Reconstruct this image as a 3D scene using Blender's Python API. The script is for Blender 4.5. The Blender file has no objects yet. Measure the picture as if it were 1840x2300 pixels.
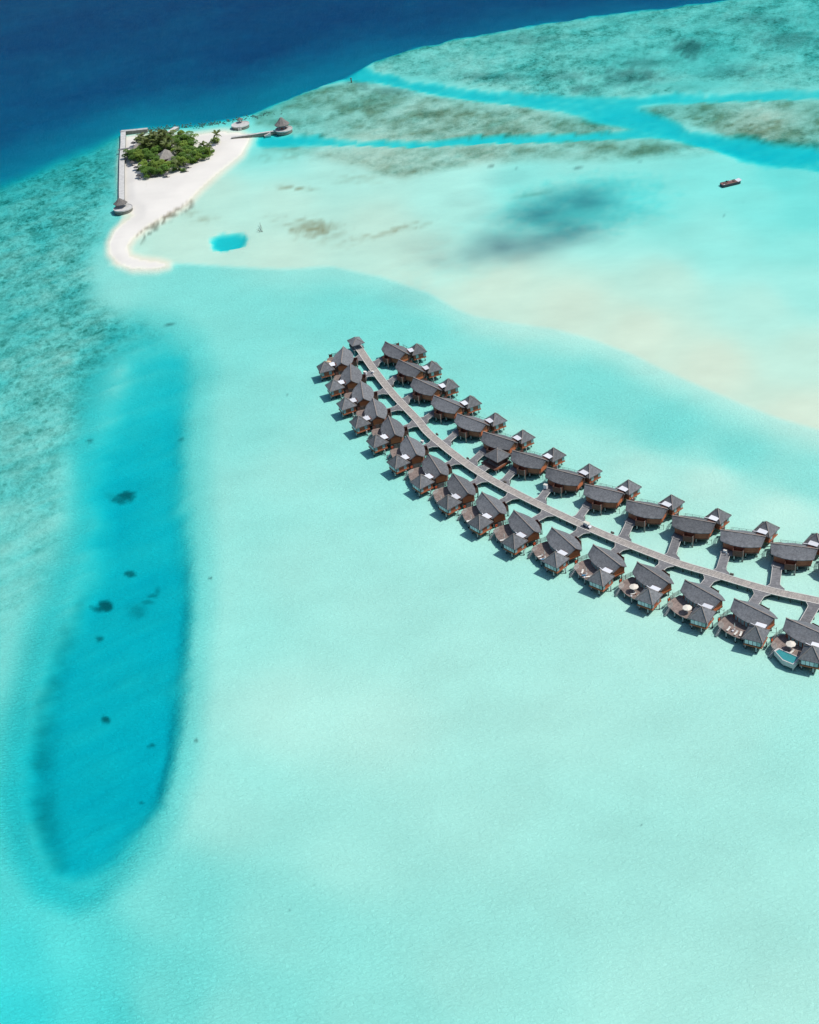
import bpy, bmesh, math, random
import numpy as np
from mathutils import Vector, Matrix

S = bpy.context.scene
C = S.collection
R = math.radians
random.seed(7)
rng = np.random.default_rng(7)

# ------------------------------------------------------------------ camera
CAM_H = 287.3
F_PX, CX, CY = 3082.0, 920.0, 1150.0
PITCH, ROLL = R(34.5), R(-8.4)
cp, sp = math.cos(PITCH), math.sin(PITCH)
FWD = np.array([0, cp, -sp]); UP0 = np.array([0, sp, cp]); RT0 = np.array([1., 0, 0])
RT = RT0 * math.cos(ROLL) + UP0 * math.sin(ROLL)
UPV = -RT0 * math.sin(ROLL) + UP0 * math.cos(ROLL)
cd = bpy.data.cameras.new('camera'); cam = bpy.data.objects.new('camera', cd); C.objects.link(cam)
cam.matrix_world = Matrix(((RT[0], UPV[0], -FWD[0], 0), (RT[1], UPV[1], -FWD[1], 0), (RT[2], UPV[2], -FWD[2], CAM_H), (0, 0, 0, 1)))
cd.sensor_fit = 'VERTICAL'; cd.sensor_height = 24.0; cd.sensor_width = 24.0 * 0.8
cd.lens = 24.0 * F_PX / 2300.0
cd.clip_start = 1.0; cd.clip_end = 60000
S.camera = cam

# ------------------------------------------------------------------ light
SUN_DIR = Vector((0.62, -0.11, 1.0)).normalized()
SUN_EL = math.asin(SUN_DIR.z); SUN_AZ = math.atan2(SUN_DIR.x, SUN_DIR.y)
w = bpy.data.worlds.new('World'); S.world = w; w.use_nodes = True
wn = w.node_tree.nodes; wl = w.node_tree.links
sky = wn.new('ShaderNodeTexSky'); sky.sky_type = 'NISHITA'; sky.sun_disc = False
sky.sun_elevation = SUN_EL; sky.sun_rotation = SUN_AZ
wl.new(sky.outputs[0], wn['Background'].inputs[0]); wn['Background'].inputs[1].default_value = 0.135
sd = bpy.data.lights.new('sun', 'SUN'); sd.energy = 4.1; sd.angle = R(0.53); sd.color = (1.0, 0.965, 0.91)
so = bpy.data.objects.new('sun', sd); C.objects.link(so)
so.rotation_euler = (-SUN_DIR).to_track_quat('-Z', 'Y').to_euler(); so.location = SUN_DIR * 3000
S.view_settings.view_transform = 'Standard'; S.view_settings.look = 'None'
S.view_settings.exposure = -0.17; S.view_settings.gamma = 1.0; S.view_settings.use_curve_mapping = False
S.render.engine = 'CYCLES'
S.cycles.transparent_max_bounces = 12; S.cycles.max_bounces = 5; S.cycles.diffuse_bounces = 2; S.cycles.glossy_bounces = 2; S.cycles.volume_bounces = 0

# -------------------------------------------------- survey of the place (photo measurements to ground positions)
def at(px, py, z=0.0):
    d = (px - CX) / F_PX * RT - (py - CY) / F_PX * UPV + FWD
    k = (CAM_H - z) / -d[2]
    return (d[0] * k, d[1] * k)
def at3(px, py, z=0.0):
    x, y = at(px, py, z); return (x, y, z)
def D(px, py, z=0.0): return at(px * 1.06667, py * 1.06667, z)
def photo_px(X, Y):
    """ground coordinates to survey plate coordinates (vectorised, at sea level)"""
    q0, q1, q2 = X, Y, -CAM_H
    zc = q0 * FWD[0] + q1 * FWD[1] + q2 * FWD[2]
    xc = q0 * RT[0] + q1 * RT[1] + q2 * RT[2]
    yc = q0 * UPV[0] + q1 * UPV[1] + q2 * UPV[2]
    return (CX + F_PX * xc / zc) / 1.06667, (CY - F_PX * yc / zc) / 1.06667

# ------------------------------------------------------------------ mesh helpers
class MB:
    def __init__(s): s.v = []; s.f = []; s.uv = []
    def add(s, vs, fs, uvs=None):
        n = len(s.v); s.v += [tuple(p) for p in vs]
        for i, f in enumerate(fs):
            s.f.append(tuple(n + k for k in f))
            s.uv.append(uvs[i] if uvs else [(vs[k][0], vs[k][1]) for k in f])
    def box(s, x0, x1, y0, y1, z0, z1, m=None):
        vs = [(x, y, z) for z in (z0, z1) for y in (y0, y1) for x in (x0, x1)]
        if m is not None: vs = [tuple(m @ Vector(p)) for p in vs]
        s.add(vs, [(0, 2, 3, 1), (4, 5, 7, 6), (0, 1, 5, 4), (2, 6, 7, 3), (0, 4, 6, 2), (1, 3, 7, 5)])
    def bar(s, a, b, w, h=None, up=(0, 0, 1)):
        a, b = Vector(a), Vector(b); d = (b - a); L = d.length; d.normalize()
        u = Vector(up); sx = d.cross(u)
        if sx.length < 1e-4: sx = d.cross(Vector((1, 0, 0)))
        sx.normalize(); uz = sx.cross(d); h = h or w
        vs = [p + sx * i * w / 2 + uz * j * h / 2 for p in (a, b) for j in (-1, 1) for i in (-1, 1)]
        s.add(vs, [(0, 1, 3, 2), (4, 6, 7, 5), (0, 4, 5, 1), (2, 3, 7, 6), (0, 2, 6, 4), (1, 5, 7, 3)])
    def tube(s, a, b, r0, r1=None, n=8, caps=True):
        r1 = r0 if r1 is None else r1
        a, b = Vector(a), Vector(b); d = (b - a).normalized()
        x = d.cross(Vector((0, 0, 1)) if abs(d.z) < .9 else Vector((1, 0, 0))).normalized(); y = d.cross(x)
        vs = []
        for p, r in ((a, r0), (b, r1)):
            for k in range(n):
                t = 2 * math.pi * k / n; vs.append(p + x * math.cos(t) * r + y * math.sin(t) * r)
        fs = [(k, (k + 1) % n, n + (k + 1) % n, n + k) for k in range(n)]
        if caps: fs += [tuple(range(n))[::-1], tuple(range(n, 2 * n))]
        s.add(vs, fs)
    def prism(s, poly, z0, z1):
        n = len(poly); vs = [(p[0], p[1], z0) for p in poly] + [(p[0], p[1], z1) for p in poly]
        s.add(vs, [tuple(range(n))[::-1], tuple(range(n, 2 * n))] + [(k, (k + 1) % n, n + (k + 1) % n, n + k) for k in range(n)])
    def lathe(s, prof, n=24, c=(0, 0), sx=1, sy=1):
        vs = [(c[0] + r * sx * math.cos(2 * math.pi * k / n), c[1] + r * sy * math.sin(2 * math.pi * k / n), z) for r, z in prof for k in range(n)]
        fs = [(i * n + k, i * n + (k + 1) % n, (i + 1) * n + (k + 1) % n, (i + 1) * n + k) for i in range(len(prof) - 1) for k in range(n)]
        s.add(vs, fs)
    def mesh(s, name, mat, mirror=False, smooth=False, recalc=True):
        me = bpy.data.meshes.new(name)
        vs = [(x, -y, z) for x, y, z in s.v] if mirror else s.v
        me.from_pydata(vs, [], s.f)
        uvl = me.uv_layers.new(name='UVMap')
        flat = [c for f in s.uv for p in f for c in p]
        uvl.data.foreach_set('uv', flat)
        if recalc:
            bm = bmesh.new(); bm.from_mesh(me); bmesh.ops.recalc_face_normals(bm, faces=bm.faces); bm.to_mesh(me); bm.free()
        if smooth: me.polygons.foreach_set('use_smooth', [True] * len(me.polygons))
        me.materials.append(mat); return me
    def obj(s, name, mat, parent=None, mirror=False, smooth=False):
        return link(name, s.mesh(name, mat, mirror, smooth), parent)

def link(name, me, parent=None, loc=(0, 0, 0), rotz=0.0):
    o = bpy.data.objects.new(name, me); C.objects.link(o)
    o.location = loc; o.rotation_euler = (0, 0, rotz)
    if parent: o.parent = parent
    return o
def thing(name, label, cat, loc=(0, 0, 0), rotz=0.0, group=None):
    o = bpy.data.objects.new(name, None); C.objects.link(o); o.empty_display_size = 1
    o.location = loc; o.rotation_euler = (0, 0, rotz); o['label'] = label; o['category'] = cat
    if group: o['group'] = group
    return o
def tag(o, label, cat, group=None):
    o['label'] = label; o['category'] = cat
    if group: o['group'] = group
    return o
def dup(root, loc, rotz, label=None):
    r = root.copy(); C.objects.link(r); r.location = loc; r.rotation_euler = (0, 0, rotz)
    if label: r['label'] = label
    for ch in list(root.children):
        c = ch.copy(); C.objects.link(c); c.parent = r
        for g in list(ch.children):
            d = g.copy(); C.objects.link(d); d.parent = c
    return r

# ------------------------------------------------------------------ materials
def mat(name, col, rough=0.8, var=0.25, scale=1.5, bump=0.0, bscale=None, col2=None, metal=0.0, stretch=(1, 1, 1), spec=0.3, uv=False):
    m = bpy.data.materials.new(name); m.use_nodes = True
    n, l = m.node_tree.nodes, m.node_tree.links; b = n['Principled BSDF']
    b.inputs['Roughness'].default_value = rough; b.inputs['Metallic'].default_value = metal
    b.inputs['Specular IOR Level'].default_value = spec
    tc = n.new('ShaderNodeTexCoord'); mp = n.new('ShaderNodeMapping'); mp.inputs['Scale'].default_value = stretch
    l.new(tc.outputs['UV' if uv else 'Object'], mp.inputs[0])
    oi = n.new('ShaderNodeObjectInfo')
    nz = n.new('ShaderNodeTexNoise'); nz.inputs['Scale'].default_value = scale; nz.inputs['Detail'].default_value = 6; nz.inputs['Roughness'].default_value = .65
    l.new(mp.outputs[0], nz.inputs['Vector'])
    mx = n.new('ShaderNodeMix'); mx.data_type = 'RGBA'
    c2 = col2 or tuple(c * (1 - var) for c in col)
    hi = tuple(min(1, c * (1 + var * .6)) for c in col)
    mx.inputs[6].default_value = (*c2, 1); mx.inputs[7].default_value = (*hi, 1)
    cr = n.new('ShaderNodeMapRange'); cr.inputs[1].default_value = .32; cr.inputs[2].default_value = .68
    l.new(nz.outputs[0], cr.inputs[0]); l.new(cr.outputs[0], mx.inputs[0])
    hs = n.new('ShaderNodeHueSaturation'); mr = n.new('ShaderNodeMapRange'); mr.inputs[3].default_value = .88; mr.inputs[4].default_value = 1.12
    l.new(oi.outputs['Random'], mr.inputs[0]); l.new(mr.outputs[0], hs.inputs['Value']); l.new(mx.outputs[2], hs.inputs['Color'])
    l.new(hs.outputs[0], b.inputs['Base Color'])
    m['out'] = 1
    if bump:
        nb = n.new('ShaderNodeTexNoise'); nb.inputs['Scale'].default_value = bscale or scale * 4; nb.inputs['Detail'].default_value = 4
        l.new(mp.outputs[0], nb.inputs['Vector'])
        bp = n.new('ShaderNodeBump'); bp.inputs['Strength'].default_value = bump; bp.inputs['Distance'].default_value = .08
        l.new(nb.outputs[0], bp.inputs['Height']); l.new(bp.outputs[0], b.inputs['Normal'])
    return m

def shingle_mat():
    m = mat('slate_shingle', (.182, .189, .196), rough=.8, var=.28, scale=.9, spec=.2)
    n, l = m.node_tree.nodes, m.node_tree.links; b = n['Principled BSDF']
    hs = [x for x in n if x.type == 'HUE_SAT'][0]
    tc = [x for x in n if x.type == 'TEX_COORD'][0]
    for x in n:
        if x.type == 'MAP_RANGE' and abs(x.inputs[3].default_value - .88) < 1e-4: x.inputs[3].default_value = .80; x.inputs[4].default_value = 1.18
    br = n.new('ShaderNodeTexBrick'); br.inputs['Scale'].default_value = 1.0
    br.inputs['Brick Width'].default_value = .42; br.inputs['Row Height'].default_value = .26; br.inputs['Mortar Size'].default_value = .02
    br.inputs['Color1'].default_value = (.80, .80, .81, 1); br.inputs['Color2'].default_value = (1.14, 1.13, 1.12, 1); br.inputs['Mortar'].default_value = (.7, .7, .7, 1)
    l.new(tc.outputs['UV'], br.inputs['Vector'])
    mx = n.new('ShaderNodeMix'); mx.data_type = 'RGBA'; mx.blend_type = 'MULTIPLY'; mx.inputs[0].default_value = .9
    l.new(hs.outputs[0], mx.inputs[6]); l.new(br.outputs[0], mx.inputs[7]); l.new(mx.outputs[2], b.inputs['Base Color'])
    bp = n.new('ShaderNodeBump'); bp.inputs['Strength'].default_value = .6; bp.inputs['Distance'].default_value = .05
    l.new(br.outputs[1], bp.inputs['Height']); bp.invert = True; l.new(bp.outputs[0], b.inputs['Normal'])
    return m

def plank_mat(name, col, wdt=.3, var=.3):
    m = mat(name, col, rough=.85, var=var, scale=.7, uv=True)
    n, l = m.node_tree.nodes, m.node_tree.links; b = n['Principled BSDF']
    hs = [x for x in n if x.type == 'HUE_SAT'][0]; tc = [x for x in n if x.type == 'TEX_COORD'][0]
    br = n.new('ShaderNodeTexBrick'); br.inputs['Scale'].default_value = 1.0; br.offset = .5
    br.inputs['Brick Width'].default_value = wdt; br.inputs['Row Height'].default_value = 1.6; br.inputs['Mortar Size'].default_value = .018
    br.inputs['Color1'].default_value = (.78, .78, .8, 1); br.inputs['Color2'].default_value = (1.18, 1.16, 1.12, 1); br.inputs['Mortar'].default_value = (.35, .35, .35, 1)
    l.new(tc.outputs['UV'], br.inputs['Vector'])
    mx = n.new('ShaderNodeMix'); mx.data_type = 'RGBA'; mx.blend_type = 'MULTIPLY'; mx.inputs[0].default_value = 1
    l.new(hs.outputs[0], mx.inputs[6]); l.new(br.outputs[0], mx.inputs[7]); l.new(mx.outputs[2], b.inputs['Base Color'])
    return m

M = dict(
    shingle=shingle_mat(),
    cap=mat('ridge_cap', (.30, .255, .22), var=.25, scale=3),
    wood=mat('red_brown_cladding', (.33, .105, .055), rough=.6, var=.3, scale=2.2, stretch=(.4, .4, 4), bump=.25, bscale=10),
    sunwood=mat('sunlit_cladding', (.56, .165, .065), rough=.6, var=.22, scale=2.2, stretch=(.4, .4, 4)),  # same cladding as the walls, sunshine on the end wall put into its colour
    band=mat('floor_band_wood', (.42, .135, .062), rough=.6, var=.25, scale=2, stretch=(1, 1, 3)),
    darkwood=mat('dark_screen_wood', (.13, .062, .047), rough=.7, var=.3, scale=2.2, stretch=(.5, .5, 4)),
    pile=mat('pale_pile', (.50, .52, .50), rough=.7, var=.35, scale=1.2),
    pilewet=mat('wet_pile_foot', (.05, .055, .045), rough=.5, var=.3),
    frame=mat('dark_frame', (.05, .045, .04), rough=.6),
    deck=plank_mat('deck_planks', (.30, .235, .205), .16),
    spur=plank_mat('weathered_grey_planks', (.215, .215, .22), .22),
    jetty=plank_mat('sunbleached_planks', (.37, .34, .305), .24, .2),
    edge=mat('bleached_edge_board', (.58, .55, .5), var=.15, scale=1),
    beam=mat('dark_beam', (.11, .095, .08), var=.3),
    white=mat('white_panel', (.70, .71, .73), rough=.45, var=.06, scale=1.0),
    cloth=mat('cream_canvas', (.72, .66, .56), rough=.9, var=.1, scale=2),
    cushion=mat('cream_cushion', (.75, .72, .64), rough=.9, var=.08),
    towel=mat('blue_towel', (.06, .22, .36), rough=.95, var=.2),
    lifering=mat('orange_ring', (.75, .12, .03), rough=.5, var=.1),
    metal=mat('galvanised', (.45, .46, .46), rough=.4, metal=.6, var=.1),
    rubber=mat('black_rubber', (.02, .02, .02), rough=.7),
    tan=mat('tan_canvas', (.62, .45, .27), rough=.9, var=.15, scale=2),
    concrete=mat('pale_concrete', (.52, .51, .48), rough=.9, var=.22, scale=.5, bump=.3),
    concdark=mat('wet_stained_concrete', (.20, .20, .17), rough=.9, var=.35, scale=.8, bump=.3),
    thatch=mat('grey_thatch', (.20, .185, .17), rough=.95, var=.4, scale=1.2, stretch=(1, 1, .3), bump=.5, bscale=8),
    thatchdark=mat('dark_thatch', (.105, .10, .10), rough=.95, var=.3, scale=2),
    thatchpale=mat('pale_thatch', (.31, .285, .25), rough=.95, var=.35, scale=1.2, bump=.5, bscale=8),
    trunk=mat('bark', (.16, .12, .085), rough=.95, var=.35, scale=3),
    rust=mat('rusty_deck', (.22, .085, .06), rough=.9, var=.5, scale=.9, col2=(.12, .10, .11)),
    hull=mat('dark_hull', (.03, .045, .055), rough=.5, var=.3),
    navy=mat('navy_body', (.02, .04, .08), rough=.35),
    pooltile=mat('turquoise_tile', (.05, .30, .31), rough=.35, var=.15),
    cream=mat('cream_paint', (.74, .70, .58), rough=.4, var=.06),
    curtain=mat('white_curtain', (.62, .70, .68), rough=.8, var=.1, scale=2, stretch=(4, 4, .3)),
)
def glass_mat():
    m = bpy.data.materials.new('window_glass'); m.use_nodes = True
    b = m.node_tree.nodes['Principled BSDF']
    b.inputs['Base Color'].default_value = (.22, .34, .34, 1); b.inputs['Roughness'].default_value = .06
    b.inputs['Specular IOR Level'].default_value = .8; b.inputs['Metallic'].default_value = .0
    n, l = m.node_tree.nodes, m.node_tree.links
    tc = n.new('ShaderNodeTexCoord'); nz = n.new('ShaderNodeTexNoise'); nz.inputs['Scale'].default_value = 1.3
    l.new(tc.outputs['Object'], nz.inputs['Vector']); mx = n.new('ShaderNodeMix'); mx.data_type = 'RGBA'
    mx.inputs[6].default_value = (.10, .20, .21, 1); mx.inputs[7].default_value = (.42, .56, .54, 1)
    l.new(nz.outputs[0], mx.inputs[0]); l.new(mx.outputs[2], b.inputs['Base Color'])
    return m
M['glass'] = glass_mat()
def leaf_mat(name, a, b_):
    m = mat(name, a, rough=.55, scale=.9, col2=b_, var=.2)
    n, l = m.node_tree.nodes, m.node_tree.links; b = n['Principled BSDF']
    tr = n.new('ShaderNodeBsdfTranslucent'); mix = n.new('ShaderNodeMixShader'); mix.inputs[0].default_value = .25
    hs = [x for x in n if x.type == 'HUE_SAT'][0]; l.new(hs.outputs[0], tr.inputs[0])
    l.new(b.outputs[0], mix.inputs[1]); l.new(tr.outputs[0], mix.inputs[2])
    l.new(mix.outputs[0], n['Material Output'].inputs[0]); return m
M['leaf'] = leaf_mat('broad_leaf', (.18, .32, .05), (.085, .18, .035))
M['leaf2'] = leaf_mat('light_leaf', (.29, .40, .065), (.14, .24, .04))
M['palm'] = leaf_mat('palm_frond', (.17, .20, .055), (.08, .125, .035))

# ------------------------------------------------------------------ sea bed, island sand: one sheet
KR, KG, KB = 0.65, 0.0740, 0.0385          # absorption of clear sea water per metre

def build_seabed():
    ny = 1020
    ys = 1.0 / np.linspace(1 / 120.0, 1 / 2900.0, ny)
    un = np.concatenate([np.linspace(-1.6, -.53, 40)[:-1], np.linspace(-.53, .47, 640), np.linspace(.47, 1.6, 40)[1:]])
    nx = len(un)
    Y = np.repeat(ys[:, None], nx, 1); X = un[None, :] * (Y + 80)
    px, py = photo_px(X, Y)
    # gentle irregularity of outlines, in ground units
    def noise(x, y, s, seed):
        g = np.random.default_rng(seed).random((64, 64)); x = x / s; y = y / s
        xi = np.floor(x).astype(int); yi = np.floor(y).astype(int); fx = x - xi; fy = y - yi
        fx = fx * fx * (3 - 2 * fx); fy = fy * fy * (3 - 2 * fy)
        a = g[yi % 64, xi % 64]; b = g[yi % 64, (xi + 1) % 64]; c = g[(yi + 1) % 64, xi % 64]; d = g[(yi + 1) % 64, (xi + 1) % 64]
        return (a * (1 - fx) + b * fx) * (1 - fy) + (c * (1 - fx) + d * fx) * fy - .5
    def fbm(s, seed, o=4): return sum(noise(X + 31 * k, Y + 17 * k, s / 2 ** k, seed + k) / 1.7 ** k for k in range(o))
    n_big = fbm(60, 1); n_mid = fbm(14, 5); n_fine = fbm(5, 9, 3); n_tiny = fbm(2.4, 14, 2)
    ca_, sa_ = math.cos(.5), math.sin(.5)
    n_str = noise(X * ca_ + Y * sa_, (-X * sa_ + Y * ca_) * 7, 26, 71) + .7 * noise(X * ca_ + Y * sa_, (-X * sa_ + Y * ca_) * 7, 11, 72)
    wx = px + n_mid * 6; wy = py + fbm(14, 25) * 4
    def sst(e0, e1, v):
        t = np.clip((v - e0) / (e1 - e0), 0, 1); return t * t * (3 - 2 * t)
    def seg_dist(qx, qy, pts, vals=None, closed=False):
        best = np.full(qx.shape, 1e18); bv = np.zeros(qx.shape); n = len(pts)
        for i in range(n if closed else n - 1):
            ax, ay = pts[i]; bx, by = pts[(i + 1) % n]; dx, dy = bx - ax, by - ay
            t = np.clip(((qx - ax) * dx + (qy - ay) * dy) / (dx * dx + dy * dy + 1e-9), 0, 1)
            d = (qx - ax - t * dx) ** 2 + (qy - ay - t * dy) ** 2
            m = d < best; best = np.where(m, d, best)
            if vals: bv = np.where(m, vals[i] + (vals[(i + 1) % n] - vals[i]) * t, bv)
        return np.sqrt(best), bv
    def inside(qx, qy, pts):
        r = np.zeros(qx.shape, bool); n = len(pts)
        for i in range(n):
            ax, ay = pts[i]; bx, by = pts[(i + 1) % n]
            if ay == by: continue
            c = ((ay > qy) != (by > qy)) & (qx < (bx - ax) * (qy - ay) / (by - ay) + ax); r ^= c
        return r
    def sdf(qx, qy, pts):
        d, _ = seg_dist(qx, qy, pts, closed=True); return np.where(inside(qx, qy, pts), d, -d)
    def idw(P):
        num = np.zeros(px.shape); den = np.zeros(px.shape)
        for x, y, t in P:
            d2 = ((wx - x) ** 2 + ((wy - y) * 1.35) ** 2 + 900.0); ww = 1 / d2 ** 1.7; num += ww * t; den += ww
        return num / den
    def blob(x, y, rx, ry, soft=.5, rot=0, amp=1.0):
        c, s = math.cos(R(rot)), math.sin(R(rot)); dx = (px - x); dy = (py - y)
        u = (dx * c + dy * s) / rx; v = (-dx * s + dy * c) / ry
        r = np.sqrt(u * u + v * v) + n_fine * .75 * amp + n_mid * .3 * amp + n_tiny * .5 * amp
        return 1 - sst(1 - soft, 1 + soft, r)
    south = [(60, 480, 1.9), (150, 380, 2.0), (30, 650, 1.8), (150, 600, 1.6), (60, 800, 1.45), (60, 950, 1.25), (100, 1100, 1.25), (40, 1250, 1.25),
        (40, 1400, 1.4), (20, 1550, 1.9), (20, 1700, 2.3), (30, 1850, 2.2), (20, 2000, 2.5), (20, 2130, 2.9), (150, 1980, 2.0), (200, 2130, 2.2),
        (350, 1900, 1.3), (350, 2100, 1.5), (500, 2130, 1.15), (600, 1950, 1.0), (500, 1700, .8), (620, 1500, .58), (800, 1520, .55), (480, 1300, .85),
        (480, 1100, .9), (480, 900, 1.05), (480, 750, 1.2), (350, 640, 1.2), (250, 610, 1.05), (220, 560, 1.1), (200, 480, 1.5), (600, 620, 1.2), (700, 650, 1.3),
        (850, 660, 1.3), (600, 800, 1.05), (620, 1000, .8), (650, 1200, .75), (800, 1300, .7), (900, 900, .95), (1000, 800, 1.1), (1100, 760, 1.15),
        (1250, 830, 1.25), (1400, 900, 1.35), (1550, 950, 1.25), (1700, 1000, 1.0), (1200, 960, .75), (1350, 990, .6), (1500, 1010, .48), (1650, 1080, .45),
        (1400, 1200, .45), (1250, 1080, .52), (1050, 950, .7), (1000, 1100, .65), (1000, 1400, .65), (1200, 1500, .62), (1500, 1500, .65), (1700, 1600, .72),
        (1300, 1800, .72), (1000, 1700, .68), (1600, 1900, .68), (1400, 2100, .66), (1000, 2050, .8), (750, 1800, .75), (800, 2130, .95), (1700, 2130, .6),
        (700, 900, .9), (1650, 1250, .45), (1500, 1350, .55)]
    north = [(450, 400, .50), (400, 500, .45), (600, 540, .42), (600, 430, .5), (700, 350, .65), (900, 560, .42), (800, 480, .45), (950, 420, .7),
        (1100, 380, 1.1), (1050, 600, .34), (1200, 650, .3), (1350, 700, .27), (1500, 770, .25), (1700, 880, .25), (1400, 600, .5), (1600, 650, .6),
        (1700, 750, .45), (1500, 500, 1.0), (1400, 420, 1.25), (1300, 370, 1.15), (1600, 420, 1.3), (1700, 450, 1.5), (1650, 370, 1.7), (1500, 360, 1.3), (1700, 520, 1.1), (1250, 350, 1.0),
        (1250, 440, .85), (1700, 600, .85), (900, 150, 1.6), (1100, 130, 1.7), (1300, 100, 1.9), (1500, 120, 2.1), (1700, 60, 2.1), (1600, 170, 1.6),
        (1200, 180, 1.6), (700, 220, 1.1), (900, 240, .8), (1100, 260, .8), (1600, 260, .7), (650, 260, 1.3), (560, 250, 1.5), (480, 262, 1.5), (420, 275, 1.3), (1000, 320, .65), (800, 330, .6)]
    bank = [(-600, 640), (0, 560), (225, 556), (262, 560), (330, 556), (390, 555), (500, 562), (600, 566), (700, 562), (800, 582), (900, 615), (960, 650), (1000, 666), (1080, 681), (1160, 690),
        (1250, 715), (1330, 745), (1400, 780), (1480, 815), (1560, 850), (1640, 880), (1725, 905), (2600, 1240)]
    spit_w = [(262, 430), (258, 470), (238, 500), (231, 530)]
    npoly = bank[2:] + [(2600, -900), (256, -900), (256, 440), (250, 480), (236, 502), (229, 530), (240, 550)]
    sN = sdf(px + n_mid * 3, py + n_mid * 2, npoly)
    bw = 5.0
    mN = sst(-bw, bw, sN)
    tS = idw(south) + .10; tN = idw(north) + .05
    near = sst(0, 75, -sN + n_big * 20); rgt = sst(700, 1150, px)
    tS = tS * (1 - (.26 + .22 * rgt) * (1 - near) * sst(380, 640, px))
    t = tS * (1 - mN) + tN * mN
    reef = np.zeros(px.shape); brown = np.zeros(px.shape); dark = np.zeros(px.shape)
    # western reef flat
    wedge = [(-700, 380), (0, 375), (120, 335), (250, 285), (256, 420), (225, 460), (190, 560), (190, 620), (240, 660), (330, 690), (200, 780), (150, 950), (130, 1150), (60, 1320), (-700, 1500)]
    sw = sdf(wx + n_big * 25, wy + n_big * 25, wedge)
    fade = np.clip(1.15 - (py - 600) / 800, .28, 1)
    reef = np.maximum(reef, sst(-30, 45, sw) * fade)
    # north-east reefs
    edge = [(-900, 760), (-200, 470), (0, 384), (60, 358), (120, 332), (190, 305), (250, 276), (300, 266), (400, 259), (480, 247), (540, 230), (600, 206), (640, 190), (700, 166), (740, 150), (790, 125),
        (860, 99), (960, 76), (1100, 51), (1250, 28), (1400, 10), (1490, 0), (1725, -34), (2600, -150)]
    reef_ne = [(790, 125), (860, 99), (960, 76), (1100, 51), (1250, 28), (1490, 0), (1725, -34), (2400, -120), (2400, 180), (1725, 182), (1600, 188), (1500, 190), (1400, 194), (1290, 202), (1150, 198), (1000, 182), (900, 166), (790, 150)]
    reef_mid = [(530, 238), (640, 195), (740, 170), (800, 182), (950, 208), (1080, 222), (1180, 237), (1290, 262), (1345, 273), (1200, 286), (1050, 292), (900, 297), (740, 293), (610, 280), (540, 262)]
    reef_rt = [(1350, 228), (1420, 217), (1500, 212), (1725, 207), (2400, 190), (2400, 380), (1725, 312), (1600, 302), (1500, 276), (1400, 246)]
    reef_low = [(560, 312), (700, 308), (850, 310), (1100, 302), (1300, 294), (1450, 300), (1510, 318), (1400, 330), (1200, 338), (1050, 338), (950, 350), (850, 378), (760, 352), (650, 325)]
    for pl, rr, bb, s_ in ((reef_ne, .92, .32, 6), (reef_mid, .52, .85, 8), (reef_rt, .55, .95, 6), (reef_low, .42, .85, 12)):
        q = sst(-s_, s_, sdf(wx, wy, pl)); reef = np.maximum(reef, q * rr); brown = np.maximum(brown, q * bb)
    brown = np.maximum(brown, .95 * blob(960, 245, 110, 26, .6)); brown = np.maximum(brown, .7 * blob(1250, 300, 160, 14, .7))
    for x, y, a, b, k in ((1455, 100, 36, 18, .7), (1320, 160, 60, 16, .55), (1230, 185, 25, 8, .5), (1540, 150, 60, 12, .35), (1180, 158, 50, 8, .35), (1040, 160, 50, 8, .35), (1660, 80, 60, 16, .4), (1360, 130, 60, 9, .4), (1100, 80, 70, 10, .3), (1600, 40, 70, 10, .35), (760, 172, 25, 10, .35), (830, 190, 40, 8, .35)):
        dark = np.maximum(dark, k * blob(x, y, a, b, .6))
    sandy = blob(1440, 118, 150, 26, .8) * .6 + blob(1480, 180, 180, 9, .8) * .7
    reef *= 1 - np.clip(sandy, 0, .85)
    patch = sst(-.30, .38, n_str * .8 + n_big * .8 + n_mid * .5); wst = sst(330, 240, px); reef *= (.55 + .2 * wst) + (.45 - .2 * wst) * patch; brown *= .6 + .4 * patch
    t = t + (n_str * .6 + n_mid * .5 + n_big * .5) * reef + .25 * wst * reef
    # seaweed drifts on the flat
    for x, y, a, b, k, r_ in ((660, 482, 62, 18, .75, 14), (700, 494, 38, 9, .8, 8), (640, 466, 40, 8, .6, 20), (830, 484, 62, 7, .7, -12), (612, 394, 46, 5, .55, 2), (395, 450, 50, 9, .4, 14), (760, 375, 60, 10, .3, 0), (850, 345, 60, 12, .4, 0), (930, 330, 90, 12, .4, 0), (600, 330, 80, 7, .35, 0), (1130, 405, 40, 4, .3, -10)):
        q = blob(x, y, a, b, .9, r_, 1.2) * sst(-.35, .3, n_str); brown = np.maximum(brown, q * min(1, k * 1.6))
    sp_ = seg_dist(px, py, [(285, 515), (300, 495), (335, 470), (372, 447), (400, 430)])[0]
    strip = sst(13, 5, sp_) * sst(-.05, .25, n_tiny + .4 * n_fine)
    dark = np.maximum(dark, strip * .5); brown = np.maximum(brown, strip * .5)
    # channels
    def channel(pts, ws, tt, soft=.45):
        nonlocal t, reef, brown, dark
        d, wv = seg_dist(px + n_mid * 12 + n_fine * 4, py + n_mid * 6 + n_big * 9 + n_fine * 2, pts, ws); wv = wv * (1 + .7 * n_big + .5 * n_mid); tt = tt * (1 + .45 * n_big + .25 * n_str); k = 1 - sst(1 - soft, 1 + soft, d / wv)
        t = t * (1 - k) + np.maximum(t, tt) * k; q = 1 - sst(.6, 1.1, d / wv); reef *= 1 - q; brown *= 1 - q; dark *= 1 - q
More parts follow.
